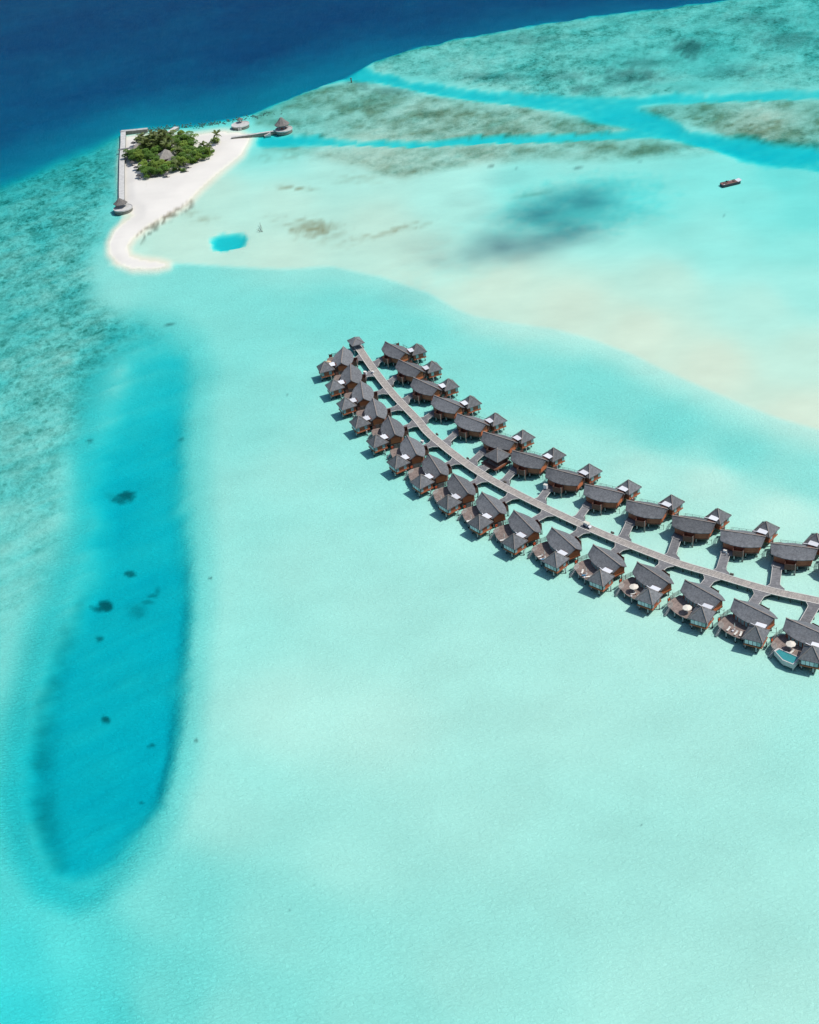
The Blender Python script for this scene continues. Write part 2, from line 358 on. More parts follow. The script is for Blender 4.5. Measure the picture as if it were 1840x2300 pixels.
    channel([(700, 140), (740, 155), (800, 164), (900, 184), (1000, 199), (1100, 209), (1200, 217), (1290, 236), (1380, 263), (1450, 285), (1540, 308), (1640, 326), (1725, 338), (2300, 420)],
            [22, 13, 8, 9, 10, 11, 18, 23, 17, 13, 14, 20, 27, 60], 3.9)
    channel([(1240, 222), (1300, 214), (1400, 206), (1500, 203), (1600, 199), (1725, 193), (2300, 180)], [12, 11, 9, 8, 9, 10, 12], 3.6)
    channel([(556, 296), (600, 294), (660, 293), (760, 297), (850, 302), (1000, 299), (1130, 293), (1240, 289), (1330, 281), (1400, 275)], [10, 13, 10, 6, 6, 5, 5.5, 6, 8, 10], 3.4)
    channel([(560, 298), (600, 294), (640, 294)], [8, 10, 7], 4.0)
    # sea-floor pool beside the sand spit
    k = blob(480, 508, 36, 16, .22, -8, .32); t = t * (1 - k) + 4.3 * k; reef *= 1 - k; brown *= 1 - k
    # harbour water inside the breakwater
    k = blob(345, 277, 60, 8, .5, -4, .3) + blob(505, 272, 80, 11, .5, -4, .3); k = np.clip(k, 0, 1); t = t * (1 - k) + 1.3 * k; reef *= 1 - k * .6
    # the long blue pool
    pool = [(300, 700), (250, 722), (212, 775), (190, 850), (186, 930), (190, 1020), (184, 1100), (148, 1190), (118, 1260), (86, 1350), (56, 1460), (36, 1580), (36, 1690), (56, 1785), (98, 1848),
        (150, 1868), (194, 1858), (248, 1822), (300, 1758), (342, 1698), (370, 1620), (384, 1540), (395, 1420), (409, 1290), (409, 1160), (398, 1060), (392, 950), (400, 850), (412, 780), (395, 735), (352, 705)]
    spx = sdf(px + n_mid * 5 + n_big * 8, py + n_big * 10, pool)
    side = sst(330, 180, px + (py - 1250) * .05)                    # softer on its western side
    lowr = side * (1 - .62 * sst(1150, 1450, py)); kk = sst(-15 - 30 * lowr, 30 + 10 * lowr, spx + n_fine * 6 + 14 * sst(760, 690, py) - 12 * sst(800, 690, py))
    top = sst(640, 900, py)
    tp = 3.3 + (1.0 + 1.6 * sst(700, 1350, py)) * sst(0, 50 + 40 * lowr, spx + n_big * 30) + n_big * 1.5 + .4 * n_mid + .5 * n_str
    t = t * (1 - kk) + tp * kk; ring = sst(-75, 5, spx) * (1 - kk) * (.7 + .8 * side); t = t + ring * 1.0
    reef *= 1 - kk
    ds, dv = seg_dist(wx, wy, [(240, 1160), (165, 1250), (130, 1350), (92, 1480), (78, 1620), (92, 1720), (112, 1800)], [10, 15, 20, 24, 27, 28, 24])
    dark = np.maximum(dark, (1 - sst(.0, 1.9, ds / dv)) * (.30 + n_mid * .25 + n_fine * .2).clip(0, 1) * kk * sst(1150, 1330, py))
    for x, y, a, b, k, s_ in ((265, 1033, 17, 9, .9, .35), (250, 1042, 14, 8, .75, .4), (236, 1036, 14, 8, .25, .6), (270, 1196, 10, 5.5, .8, .4), (217, 1262, 15, 11, .95, .3), (203, 1268, 17, 7, .8, .4), (188, 1266, 6, 3, .6, .5),
            (286, 1272, 20, 13, .4, .7), (317, 1241, 10, 3.5, .6, .5), (328, 1229, 5, 9, .35, .6), (308, 1254, 12, 4, .5, .6), (205, 1332, 7, 5, .75, .5), (217, 1498, 11, 9, .9, .3), (316, 1551, 7, 4, .7, .5), (308, 1554, 5, 3, .5, .5),
            (292, 1672, 7, 3, .55, .5), (443, 1215, 4, 2.5, .8, .5), (412, 1555, 3.5, 3.5, .7, .5), (188, 922, 7, 3.5, .6, .6), (378, 919, 8, 3, .6, .5), (357, 680, 9, 3, .8, .5), (350, 683, 5, 3, .6, .5),
            (1036, 350, 6, 1.8, .6, .5), (1086, 352, 6, 2, .6, .5), (1222, 353, 9, 2.4, .6, .5), (1345, 337, 7, 2, .5, .5), (1350, 1735, 2.2, 1.2, .7, .5), (662, 1860, 4, 4, .3, .8), (608, 1914, 1.5, 3, .5, .5), (400, 488, 2, 1, .6, .5),
            (1563, 423, 2, 1.2, .6, .5), (1523, 451, 2, 1.2, .5, .5), (630, 1066, 2, 1.2, .5, .5), (604, 830, 2, 1, .5, .5)):
        dark = np.maximum(dark, .85 * k * blob(x, y, a, b, s_ + .1))
    # slight hollow under the cloud shadow
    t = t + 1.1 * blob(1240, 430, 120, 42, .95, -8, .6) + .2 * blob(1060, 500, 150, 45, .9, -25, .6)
    # deep ocean beyond the drop-off
    ocean = edge + [(2600, -3000), (-900, -3000)]
    so_ = sdf(px + n_mid * 5, py + n_mid * 4, ocean)
    wid = 8 + 16 * sst(560, 60, px)
    kd = sst(-wid * .9, wid * 1.1, so_)
    tt_deep = 19.0 + 3.0 * n_big + 1.6 * n_str + 3.5 * sst(300, 0, py) - 4 * sst(500, 640, px) * sst(150, 230, py)
    shelf = sst(-wid * 3.2, 0, so_) * sst(900, 500, px)
    t = t + shelf * .9 * (1 - mN * .4)
    kd2 = sst(10, 130, so_ + 40 * sst(700, 900, px))
    t = t * (1 - kd) + (8.0 + (tt_deep - 8.0) * (.35 + .65 * kd2)) * kd
    reef = reef * (1 - kd); brown *= 1 - kd; dark *= 1 - kd
    # to metres (clear-water path of light down and back up at the mean viewing slope of this place)
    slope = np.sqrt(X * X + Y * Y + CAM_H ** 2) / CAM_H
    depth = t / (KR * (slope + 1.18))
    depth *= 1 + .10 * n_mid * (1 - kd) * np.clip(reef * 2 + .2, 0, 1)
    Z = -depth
    # island sand above the water
    isl = [(262, 294), (270, 291), (300, 287), (345, 285), (400, 287), (428, 284), (470, 280), (505, 283), (524, 290), (520, 300), (507, 324), (472, 352), (440, 378), (412, 405), (392, 428), (350, 452), (306, 478), (280, 500), (266, 520), (272, 541),
        (300, 549), (335, 553), (352, 558), (330, 564), (280, 565), (250, 553), (233, 534), (232, 512), (242, 490), (262, 470), (285, 452), (262, 440), (258, 420), (256, 350)]
    si = sdf(px + n_mid * 1.2, py + n_mid, isl)
    h = np.where(si > 0, np.minimum(si * .055, 1.5), 0) * (1 - .72 * sst(425, 480, py)) + .05 * n_mid
    sh = sst(-22, 1.0, si)
    sand_z = np.where(si > 0, h + .02, Z * (1 - sh) ** 1.2 - .01)
    kz = sst(-24, -10, si)
    Z = np.where(si > -22, Z * (1 - kz) + sand_z * kz, Z)
    # colours of the bottom itself, with sky brightness of the water painted in at lower left
    sand = np.array([.80, .795, .665]); drys = np.array([.685, .655, .595]); reefc = np.array([.27, .37, .30]); brc = np.array([.45, .325, .205]); drk = np.array([.05, .07, .06])
    bankc = np.array([.755, .69, .545])
    kb = mN * np.clip(1 - (t - .25) / .55, 0, 1)
    col = sand * (1 - kb[..., None]) + bankc * kb[..., None]
    dryk = sst(-1.0, 3.0, si)[..., None]; col = col * (1 - dryk) + drys * dryk
    rim = (sst(-10, -1, si) * (1 - sst(-1, 2, si)))[..., None]; col = col * (1 - rim * .05)
    col *= (1 + .05 * n_big + .03 * n_mid + .16 * sst(1500, 2050, py) * sst(520, 60, px) * (1 - kk))[..., None]; col = col.clip(0, .93)  # lower-left sand lightened, sky reflection and scatter of the water put into its colour
    b3 = (np.clip(brown, 0, 1) * (.75 + .7 * n_mid + .3 * n_fine)).clip(0, 1)[..., None] * (1 - dryk); col = col * (1 - b3) + brc * b3
    d3 = np.clip(dark, 0, 1)[..., None] * (1 - dryk); col = col * (1 - d3) + drk * d3
    reef = np.clip(reef, 0, 1) * (1 - dryk[..., 0])
    rip = np.clip(1 - reef, 0, 1) * (1 - dryk[..., 0])

    nv = nx * ny
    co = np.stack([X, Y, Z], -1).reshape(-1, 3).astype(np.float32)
    me = bpy.data.meshes.new('seabed'); me.vertices.add(nv); me.vertices.foreach_set('co', co.ravel())
    i = np.arange(nv).reshape(ny, nx); quads = np.stack([i[:-1, :-1], i[:-1, 1:], i[1:, 1:], i[1:, :-1]], -1).reshape(-1, 4).astype(np.int32)
    nf = len(quads); me.loops.add(nf * 4); me.loops.foreach_set('vertex_index', quads.ravel())
    me.polygons.add(nf); me.polygons.foreach_set('loop_start', np.arange(nf, dtype=np.int32) * 4); me.polygons.foreach_set('use_smooth', np.ones(nf, bool))
    me.update(calc_edges=True); me.validate()
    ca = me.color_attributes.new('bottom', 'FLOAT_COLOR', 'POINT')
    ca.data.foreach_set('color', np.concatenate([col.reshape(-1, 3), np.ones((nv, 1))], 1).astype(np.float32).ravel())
    for nm, arr in (('reef', reef), ('dry', dryk[..., 0]), ('ripple', (.27 + .20 * np.clip(t, 0, 2.6) * (1 - kk * .5)) * (1 - .95 * dryk[..., 0]) * (1 - .93 * mN * (1 - kd)) * (1 - .35 * sst(1700, 2100, py) * sst(400, 0, px)))):
        a = me.attributes.new(nm, 'FLOAT', 'POINT'); a.data.foreach_set('value', arr.ravel().astype(np.float32))
    o = bpy.data.objects.new('seabed', me); C.objects.link(o); o['kind'] = 'structure'
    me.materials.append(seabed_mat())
    def ground_z(x, y):
        q = photo_px(np.array([x]), np.array([y])); return q
    return o

def seabed_mat():
    m = bpy.data.materials.new('sand_and_reef'); m.use_nodes = True
    n, l = m.node_tree.nodes, m.node_tree.links; b = n['Principled BSDF']; b.inputs['Roughness'].default_value = 1; b.inputs['Specular IOR Level'].default_value = 0
    def attr(nm): a = n.new('ShaderNodeAttribute'); a.attribute_name = nm; return a
    ac, ar, ad = attr('bottom'), attr('reef'), attr('dry')
    tc = n.new('ShaderNodeTexCoord')
    def nz(scale, detail=5, rough=.6, st=(1, 1, 1), rot=0, dist=0):
        mp = n.new('ShaderNodeMapping'); mp.inputs['Scale'].default_value = st; mp.inputs['Rotation'].default_value = (0, 0, rot); l.new(tc.outputs['Object'], mp.inputs[0])
        t = n.new('ShaderNodeTexNoise'); t.inputs['Scale'].default_value = scale; t.inputs['Detail'].default_value = detail; t.inputs['Roughness'].default_value = rough; t.inputs['Distortion'].default_value = dist
        l.new(mp.outputs[0], t.inputs['Vector']); return t
    def rmp(src, a, b_, c=0, d=1):
        r = n.new('ShaderNodeMapRange'); r.inputs[1].default_value = a; r.inputs[2].default_value = b_; r.inputs[3].default_value = c; r.inputs[4].default_value = d; l.new(src, r.inputs[0]); return r.outputs[0]
    def mth(op, a, b_):
        q = n.new('ShaderNodeMath'); q.operation = op
        for i, v in enumerate((a, b_)):
            if isinstance(v, (int, float)): q.inputs[i].default_value = v
            else: l.new(v, q.inputs[i])
        return q.outputs[0]
    # coral rubble: clumps at two sizes
    r1 = rmp(nz(.10, 9, .72, (1, .8, 1), .6, .6).outputs[0], .40, .60)
    r2 = rmp(nz(.45, 6, .75, (1, .7, 1), .3).outputs[0], .40, .62)
    r3 = rmp(nz(1.15, 5, .8, (1, .6, 1), .2).outputs[0], .42, .60)
    vo = n.new('ShaderNodeTexVoronoi'); vo.inputs['Scale'].default_value = .26; vo.inputs['Randomness'].default_value = 1
    mv = n.new('ShaderNodeMapping'); mv.inputs['Scale'].default_value = (1, .8, 1); l.new(tc.outputs['Object'], mv.inputs[0]); l.new(mv.outputs[0], vo.inputs['Vector'])
    heads = mth('MULTIPLY', rmp(vo.outputs['Distance'], .20, .42, 1, 0), rmp(nz(.05, 3).outputs[0], .45, .55))
    k = mth('ADD', mth('ADD', mth('MULTIPLY', r1, .42), mth('MULTIPLY', r2, .33)), mth('MULTIPLY', r3, .25))
    k = mth('MULTIPLY', mth('MINIMUM', mth('ADD', rmp(k, .22, .80), mth('MULTIPLY', heads, .55)), 1.15), ar.outputs['Fac'])
    mx = n.new('ShaderNodeMix'); mx.data_type = 'RGBA'; l.new(k, mx.inputs[0]); l.new(ac.outputs['Color'], mx.inputs[6])
    mx0 = n.new('ShaderNodeMix'); mx0.data_type = 'RGBA'; mx0.blend_type = 'MULTIPLY'; mx0.inputs[0].default_value = 1
    l.new(ac.outputs['Color'], mx0.inputs[6]); mx0.inputs[7].default_value = (.22, .38, .34, 1); l.new(mx0.outputs[2], mx.inputs[7])
    # sand mottling
    s = rmp(nz(.03, 6, .6, (1, 1.6, 1), .8).outputs[0], .3, .7, .95, 1.05)
    hv = n.new('ShaderNodeHueSaturation'); l.new(s, hv.inputs['Value']); l.new(mx.outputs[2], hv.inputs['Color'])
    l.new(hv.outputs[0], b.inputs['Base Color'])
    # relief: sand ripples under water, coral heads on the reef
    rp = nz(.70, 5, .66, (.8, 1.9, 1), R(-28), .7); rc = nz(.5, 6, .75)
    bp = n.new('ShaderNodeBump'); bp.inputs['Distance'].default_value = 1.5; l.new(rp.outputs[0], bp.inputs['Height'])
    l.new(attr('ripple').outputs['Fac'], bp.inputs['Strength'])
    bp2 = n.new('ShaderNodeBump'); bp2.inputs['Distance'].default_value = 1.0; l.new(rc.outputs[0], bp2.inputs['Height'])
    l.new(mth('MULTIPLY', ar.outputs['Fac'], .8), bp2.inputs['Strength']); l.new(bp.outputs[0], bp2.inputs['Normal']); l.new(bp2.outputs[0], b.inputs['Normal'])
    return m

build_seabed()

# far ocean floor, deep
mb = MB(); mb.add([(-26000, -6000, -34), (26000, -6000, -34), (26000, 46000, -34), (-26000, 46000, -34)], [(0, 1, 2, 3)])
o = mb.obj('ocean_floor', mat('deep_silt', (.55, .52, .46), rough=1, spec=0)); o['kind'] = 'structure'

# the sea itself: a closed body of clear water
def water_mat():
    m = bpy.data.materials.new('sea_water'); m.use_nodes = True
    n, l = m.node_tree.nodes, m.node_tree.links; n.remove(n['Principled BSDF']); out = n['Material Output']
    tr = n.new('ShaderNodeBsdfTransparent'); tr.inputs[0].default_value = (1, 1, 1, 1)
    gl = n.new('ShaderNodeBsdfGlossy'); gl.inputs['Roughness'].default_value = .12; gl.inputs[0].default_value = (.16, .23, .25, 1)
    fr = n.new('ShaderNodeFresnel'); fr.inputs['IOR'].default_value = 1.16
    tc = n.new('ShaderNodeTexCoord'); mp = n.new('ShaderNodeMapping'); mp.inputs['Rotation'].default_value = (0, 0, R(-35)); mp.inputs['Scale'].default_value = (1, 1.8, 1)
    l.new(tc.outputs['Object'], mp.inputs[0])
    a = n.new('ShaderNodeTexNoise'); a.inputs['Scale'].default_value = .5; a.inputs['Detail'].default_value = 6; a.inputs['Roughness'].default_value = .62; l.new(mp.outputs[0], a.inputs['Vector'])
    b2 = n.new('ShaderNodeTexNoise'); b2.inputs['Scale'].default_value = .06; b2.inputs['Detail'].default_value = 5; b2.inputs['Roughness'].default_value = .6; l.new(mp.outputs[0], b2.inputs['Vector'])
    bp = n.new('ShaderNodeBump'); bp.inputs['Strength'].default_value = .45; bp.inputs['Distance'].default_value = .35; l.new(a.outputs[0], bp.inputs['Height'])
    bp2 = n.new('ShaderNodeBump'); bp2.inputs['Strength'].default_value = .4; bp2.inputs['Distance'].default_value = .7; l.new(b2.outputs[0], bp2.inputs['Height']); l.new(bp.outputs[0], bp2.inputs['Normal'])
    l.new(bp2.outputs[0], gl.inputs['Normal']); l.new(bp2.outputs[0], fr.inputs['Normal'])
    mx = n.new('ShaderNodeMixShader'); l.new(fr.outputs[0], mx.inputs[0]); l.new(tr.outputs[0], mx.inputs[1]); l.new(gl.outputs[0], mx.inputs[2]); l.new(mx.outputs[0], out.inputs[0])
    va = n.new('ShaderNodeVolumeAbsorption'); va.inputs['Density'].default_value = KR + .0001
    D_ = KR + .0001; va.inputs['Color'].default_value = (1 - KR / D_, 1 - KG / D_, 1 - KB / D_, 1)
    l.new(va.outputs[0], out.inputs['Volume'])
    return m
mb = MB(); mb.box(-25000, 25000, -5000, 45000, -40, 0)
o = mb.obj('sea_water', water_mat()); o['kind'] = 'structure'
#PART2
# ------------------------------------------------------------------ the white cloud whose shadow lies on the lagoon
def build_cloud():
    mb = MB(); g = np.random.default_rng(5)
    H_ = 2200.0; off = Vector(SUN_DIR) * (H_ / SUN_DIR.z)
    ic = bmesh.new(); bmesh.ops.create_icosphere(ic, subdivisions=1, radius=1); iv = [v.co.copy() for v in ic.verts]; fs = [tuple(v.index for v in f.verts) for f in ic.faces]; ic.free()
    lobes = [(1250, 425, 140, 48, 36), (1180, 455, 160, 56, 24), (1085, 500, 180, 66, 20), (1000, 545, 120, 45, 8), (1180, 510, 220, 55, 10), (1310, 465, 110, 50, 12)]
    for lx, ly, rx, ry, n in lobes:
        for k in range(n):
            a = g.uniform(0, 6.283); r = abs(g.normal()) * .60
            gx, gy = D(lx + math.cos(a) * r * rx, ly + math.sin(a) * r * ry)
            z = g.uniform(0, 40); s = g.uniform(1.8, 4.2)
            mb.add([(gx + off.x + v.x * s * 1.3, gy + off.y + v.y * s * 1.3, H_ + z + v.z * s * .8) for v in iv], fs)
    o = mb.obj('cloud', mat('cloud_white', (.85, .85, .86), rough=1, var=.02), smooth=True); o['kind'] = 'stuff'
build_cloud()

# ------------------------------------------------------------------ jetty
ZJ = 1.75
jraw = [(-12.3, 551.5), (-11.2, 547.5), (-6.4, 528), (0.3, 504.3), (8.2, 481.4), (14.3, 463.2), (31.6, 429.6), (58.7, 393), (82.6, 366.2), (96.6, 353.7), (111.0, 341.6)]
jraw += [at(1836, 1349, ZJ), at(1900, 1366, ZJ)]
def smooth_path(P, step):
    P = [Vector((p[0], p[1], 0)) for p in P]; out = []
    for i in range(len(P) - 1):
        a = P[max(i - 1, 0)]; b = P[i]; c = P[i + 1]; d = P[min(i + 2, len(P) - 1)]
        n = max(2, int((c - b).length / step))
        for k in range(n):
            t = k / n; out.append(.5 * ((2 * b) + (c - a) * t + (2 * a - 5 * b + 4 * c - d) * t * t + (3 * b - a - 3 * c + d) * t ** 3))
    out.append(P[-1]); return out
JP = smooth_path(jraw, 1.65)
def strip(mb, pts, offs, z0, z1):
    """solid ribbon along pts; offs(i) -> (left, right) offsets"""
    n = len(pts); vs = []; acc = 0; ls = [0]
    for i in range(1, n): acc += (pts[i] - pts[i - 1]).length; ls.append(acc)
    for i, p in enumerate(pts):
        d = (pts[min(i + 1, n - 1)] - pts[max(i - 1, 0)]).normalized(); nn = Vector((-d.y, d.x, 0)); a, b = offs(i)
        for z in (z0, z1):
            for q in (a, b): v = p + nn * q; vs.append((v.x, v.y, z))
    fs = []; uv = []
    for i in range(n - 1):
        o, q = i * 4, i * 4 + 4; L0, L1 = ls[i], ls[i + 1]
        for f in ((o + 2, o + 3, q + 3, q + 2), (o, q, q + 1, o + 1), (o, o + 2, q + 2, q), (o + 1, q + 1, q + 3, o + 3)):
            fs.append(f); uv.append([(L0 if k // 4 == i else L1, offs(i)[k % 2]) for k in f])
    for o in (0, (n - 1) * 4): fs.append((o, o + 1, o + 3, o + 2)); uv.append([(ls[0], 0)] * 4)
    mb.add(vs, fs, uv)
jt = thing('jetty', 'long curved wooden jetty with short side walkways running between the two rows of villas', 'jetty', (JP[0].x, JP[0].y, 0))
J0 = Vector((JP[0].x, JP[0].y, 0))
JL = [p - J0 for p in JP]
JW = 1.45
mb = MB(); strip(mb, JL, lambda i: (-JW, JW), ZJ - .16, ZJ); mb.obj('walkway_deck', M['jetty'], jt)
for s in (-1, 1):
    mb = MB(); strip(mb, JL, lambda i: tuple(sorted((s * (JW - .02), s * (JW + .24)))), ZJ - .10, ZJ + .12); mb.obj('edge_board', M['edge'], jt)
    mb = MB(); strip(mb, JL, lambda i: tuple(sorted((s * (JW - .35), s * (JW - .10)))), ZJ - .46, ZJ - .165); mb.obj('beam', M['beam'], jt)
mb = MB(); mb.tube((0, 0, -2.2), (0, 0, ZJ - .17), .17, n=7); pile_me = mb.mesh('pile', M['beam'])
cb = MB(); cb.box(-JW - .1, JW + .1, -.12, .12, ZJ - .62, ZJ - .465); cap_me = cb.mesh('pile_cap', M['beam'])
for i in range(1, len(JL) - 1, 2):
    d = (JL[i + 1] - JL[i - 1]).normalized(); nn = Vector((-d.y, d.x, 0)); a = math.atan2(nn.y, nn.x)
    cpo = link('pile_cap', cap_me, jt, JL[i], a)
    for s in (-1, 1): link('pile', pile_me, jt, JL[i] + nn * s * 1.2)

def spur(P, Q, w0=1.5, flare=3.4):
    """side walkway from jetty point P to villa point Q (world)"""
    P, Q = Vector((*P, 0)) - J0, Vector((*Q, 0)) - J0
    L = (Q - P).length; n = max(6, int(L / .9)); pts = [P.lerp(Q, k / n) for k in range(n + 1)]
    def half(i):
        d = L * i / n - JW * 1.0
        return w0 + (flare - w0) * max(0, 1 - max(d, 0) / 2.4) ** 1.3
    mb = MB(); strip(mb, pts, lambda i: (-half(i), half(i)), ZJ - .22, ZJ - .035)
    sp_ = mb.obj('side_walkway', M['spur'], jt)
    for s in (-1, 1):
        mb = MB(); sub = pts[2:]
        strip(mb, sub, lambda i: tuple(sorted((s * (half(i + 2) - .02), s * (half(i + 2) + .13)))), ZJ - .14, ZJ + .10)
        mb.obj('edge_board', M['edge'], jt)
    d = (Q - P).normalized(); nn = Vector((-d.y, d.x, 0))
    for k in range(2):
        for s in (-1, 1): link('pile', pile_me, jt, P.lerp(Q, .45 + .45 * k) + nn * s * (w0 - .25))

# ------------------------------------------------------------------ villas
FZ, EZ, RZ, PZ = 2.3, 5.0, 7.3, 8.2      # floor, eaves, ridge, pavilion apex
def lens(x, L=6.9, we=2.9, wm=4.65): return we + (wm - we) * (1 - (x / L) ** 2)
def rect_rot(cx, cy, hx, hy, a):
    c, s = math.cos(a), math.sin(a); return [(cx + x * c - y * s, cy + x * s + y * c) for x, y in ((-hx, -hy), (hx, -hy), (hx, hy), (-hx, hy))]
PC = (6.2, -7.3); PA = R(18)
def make_villa(mirror, small=False):
    """local frame: x along the ridge, -y towards open water (mirrored for the right-hand row)"""
    t = thing('overwater_villa', 'x', 'villa')
    O = lambda mb, name, m, p=None: mb.obj(name, m, p or t, mirror=mirror)
    # main roof, two curved slopes
    N = 14; xs = [-6.9 + 13.8 * k / N for k in range(N + 1)]; rx = [-7.6 + 15.2 * k / N for k in range(N + 1)]
    mb = MB()
    rows = 6
    for s in (-1, 1):
        vs = []; uvs = []
        for i in range(N + 1):
            w_ = lens(xs[i])
            for j in range(rows + 1):
                u = j / rows; x = rx[i] * (1 - u) + xs[i] * u; y = s * w_ * u
                z = RZ + (EZ - RZ) * u - .14 * math.sin(u * math.pi) + .04 * math.cos(i * 2.1)
                vs.append((x, y, z)); uvs.append((x, math.hypot(y, RZ - z)))
        top = len(vs); vs += [(x, y, z - .24) for x, y, z in vs]; uvs += uvs[:top]
        fs = []; q = rows + 1
        for i in range(N):
            for j in range(rows): a = i * q + j; fs.append((a, a + 1, a + q + 1, a + q)); fs.append((top + a, top + a + q, top + a + q + 1, top + a + 1))
            a = i * q + rows; fs.append((a, top + a, top + a + q, a + q))
            a = i * q; fs.append((a, a + q, top + a + q, top + a))
        for j in range(rows):
            for i in (0, N): a = i * q + j; fs.append((a, top + a, top + a + 1, a + 1))
        mb.add(vs, fs, [[uvs[k] for k in f] for f in fs])
    roof = O(mb, 'roof', M['shingle'])
    mb = MB(); mb.bar((-7.65, 0, RZ + .06), (7.65, 0, RZ + .06), .34, .12); O(mb, 'ridge_cap', M['cap'], roof)
    # walls of the lens-shaped main house
    wx_ = [-6.0 + 12.0 * k / 10 for k in range(11)]
    poly = [(x, -lens(x) + .75) for x in wx_] + [(x, lens(x) - .75) for x in wx_[::-1]]
    mb = MB(); mb.prism(poly, FZ - .05, EZ - .05)
    for s in (-1, 1):
        x = 6.0 * s; h = lens(6.0) - .76; mb.add([(x - .1, -h, EZ - .05), (x - .1, h, EZ - .05), (x - .1, 0, RZ - .35), (x + .1, -h, EZ - .05), (x + .1, h, EZ - .05), (x + .1, 0, RZ - .35)], [(0, 1, 2), (3, 5, 4), (0, 2, 5, 3), (1, 4, 5, 2)])
    walls = O(mb, 'wall', M['wood'])
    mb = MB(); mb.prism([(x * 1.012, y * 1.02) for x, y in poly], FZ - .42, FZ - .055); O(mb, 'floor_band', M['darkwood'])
    for x0, x1 in ((-4.6, -3.6), (-3.2, -2.2), (-1.8, -.8), (-.4, .6), (1.0, 2.0)):
        y = -(lens((x0 + x1) / 2) - .75) - .02; mb = MB(); mb.box(x0, x1, y - .06, y + .05, FZ + .1, FZ + 2.3); O(mb, 'glass_door', M['glass'])
    mb = MB(); mb.box(6.12, 6.2, -1.95, 1.95, FZ + .1, FZ + 2.62); O(mb, 'end_panel', M['sunwood'], walls)  # end wall face, painted in the sunlit tone
    # pavilion
    base = rect_rot(*PC, 2.7, 2.7, PA); ev = rect_rot(*PC, 3.35, 3.35, PA)
    mb = MB(); apex = (PC[0], PC[1], PZ); rows = 5
    for k in range(4):
        a, b = ev[k], ev[(k + 1) % 4]; vs = []; uvs = []
        for j in range(rows + 1):
            u = j / rows; z = PZ + (4.75 - PZ) * u - .12 * math.sin(math.pi * u)
            for q in (0, 1):
                p = (a, b)[q]; vs.append((apex[0] + (p[0] - apex[0]) * u, apex[1] + (p[1] - apex[1]) * u, z)); uvs.append(((q - .5) * 6.7 * u, 4.7 * u))
        n0 = len(vs); vs += [(x, y, z - .2) for x, y, z in vs]; uvs += uvs[:n0]
        fs = []
        for j in range(rows): o_ = j * 2; fs.append((o_, o_ + 1, o_ + 3, o_ + 2)); fs.append((n0 + o_, n0 + o_ + 2, n0 + o_ + 3, n0 + o_ + 1))
        fs.append((rows * 2, rows * 2 + 1, n0 + rows * 2 + 1, n0 + rows * 2)); mb.add(vs, fs, [[uvs[i] for i in f] for f in fs])
    proof = O(mb, 'pavilion_roof', M['shingle'])
    for k in range(4):
        mb = MB(); mb.bar((ev[k][0], ev[k][1], 4.82), (PC[0], PC[1], PZ + .08), .2, .1); O(mb, 'hip_cap', M['cap'], proof)
    mb = MB(); mb.prism(base, FZ + .02, 4.9)
    pw = O(mb, 'pavilion_wall', M['wood'])
    mb = MB(); mb.prism(rect_rot(*PC, 2.88, 2.88, PA), FZ - .38, FZ + .015); O(mb, 'pavilion_floor', M['band'])
    def on_side(k, u0, u1, z0, z1, th=.07, out=.03):
        a, b = Vector((*base[k], 0)), Vector((*base[(k + 1) % 4], 0)); d = (b - a).normalized(); nn = Vector((d.y, -d.x, 0))
        L = (b - a).length; p, q = a + d * u0 * L + nn * out, a + d * u1 * L + nn * out
        m = MB(); m.add([(p.x, p.y, z0), (q.x, q.y, z0), (q.x, q.y, z1), (p.x, p.y, z1)] + [(v.x + nn.x * th, v.y + nn.y * th, z) for v, z in ((p, z0), (q, z0), (q, z1), (p, z1))], [(3, 2, 1, 0), (4, 5, 6, 7), (0, 1, 5, 4), (1, 2, 6, 5), (2, 3, 7, 6), (3, 0, 4, 7)])
        return m
    fr = O(on_side(0, .0, 1.0, FZ + .12, 4.72, .05, .0), 'window_frame', M['frame'])
    for k in range(4): O(on_side(0, .035 + k * .235, .035 + k * .235 + .205, FZ + .28, 4.6, .05, .03), 'window_pane', M['curtain'] if k != 3 else M['glass'], fr)
    O(on_side(3, .72, .98, FZ + .28, 4.6), 'window_pane', M['glass'], pw); O(on_side(3, .06, .3, FZ + .28, 4.6), 'window_pane', M['curtain'], pw)
    O(on_side(1, .02, .2, FZ + .28, 4.6), 'window_pane', M['glass'], pw); O(on_side(1, .62, .84, FZ + .28, 4.6), 'window_pane', M['glass'], pw)
    # link roof: flat white panel between the two roofs
    ca, sa = math.cos(R(14)), math.sin(R(14)); mb = MB(); mb.box(-1.65, 1.65, -1.15, 1.15, 5.96, 6.08, Matrix.Translation((5.7, -4.3, 0)) @ Matrix.Rotation(R(14), 4, 'Z')); O(mb, 'link_roof_panel', M['white'])
    mb = MB(); mb.box(3.9, 6.3, -5.4, -2.0, FZ, 5.6); O(mb, 'link_wall', M['darkwood'])
    mb = MB(); mb.box(2.2, 3.8, -4.75, -4.5, 5.35, 5.45); O(mb, 'gutter', M['white'])
    # sun deck with a curved outer edge
    dk = [(-5.9, -1.6), (-7.7, -2.4), (-8.0, -5.0), (-7.8, -7.2), (-6.8, -8.6), (-5.2, -9.4), (-3.0, -9.95), (-.8, -10.05), (1.2, -9.85), (3.3, -9.3), (3.7, -5.0), (3.9, -3.2)]
    if small: dk = [(x, max(y, -7.9) if y < -7 else y) for x, y in dk]
    if mirror: dk = [(x, max(y, -7.9 + .012 * (x + 1.5) ** 2) if y < -7 else y) for x, y in dk]
    inner = [(x, -lens(x) + .70) for x in [3.6, 1.5, -.5, -2.5, -4.5]]
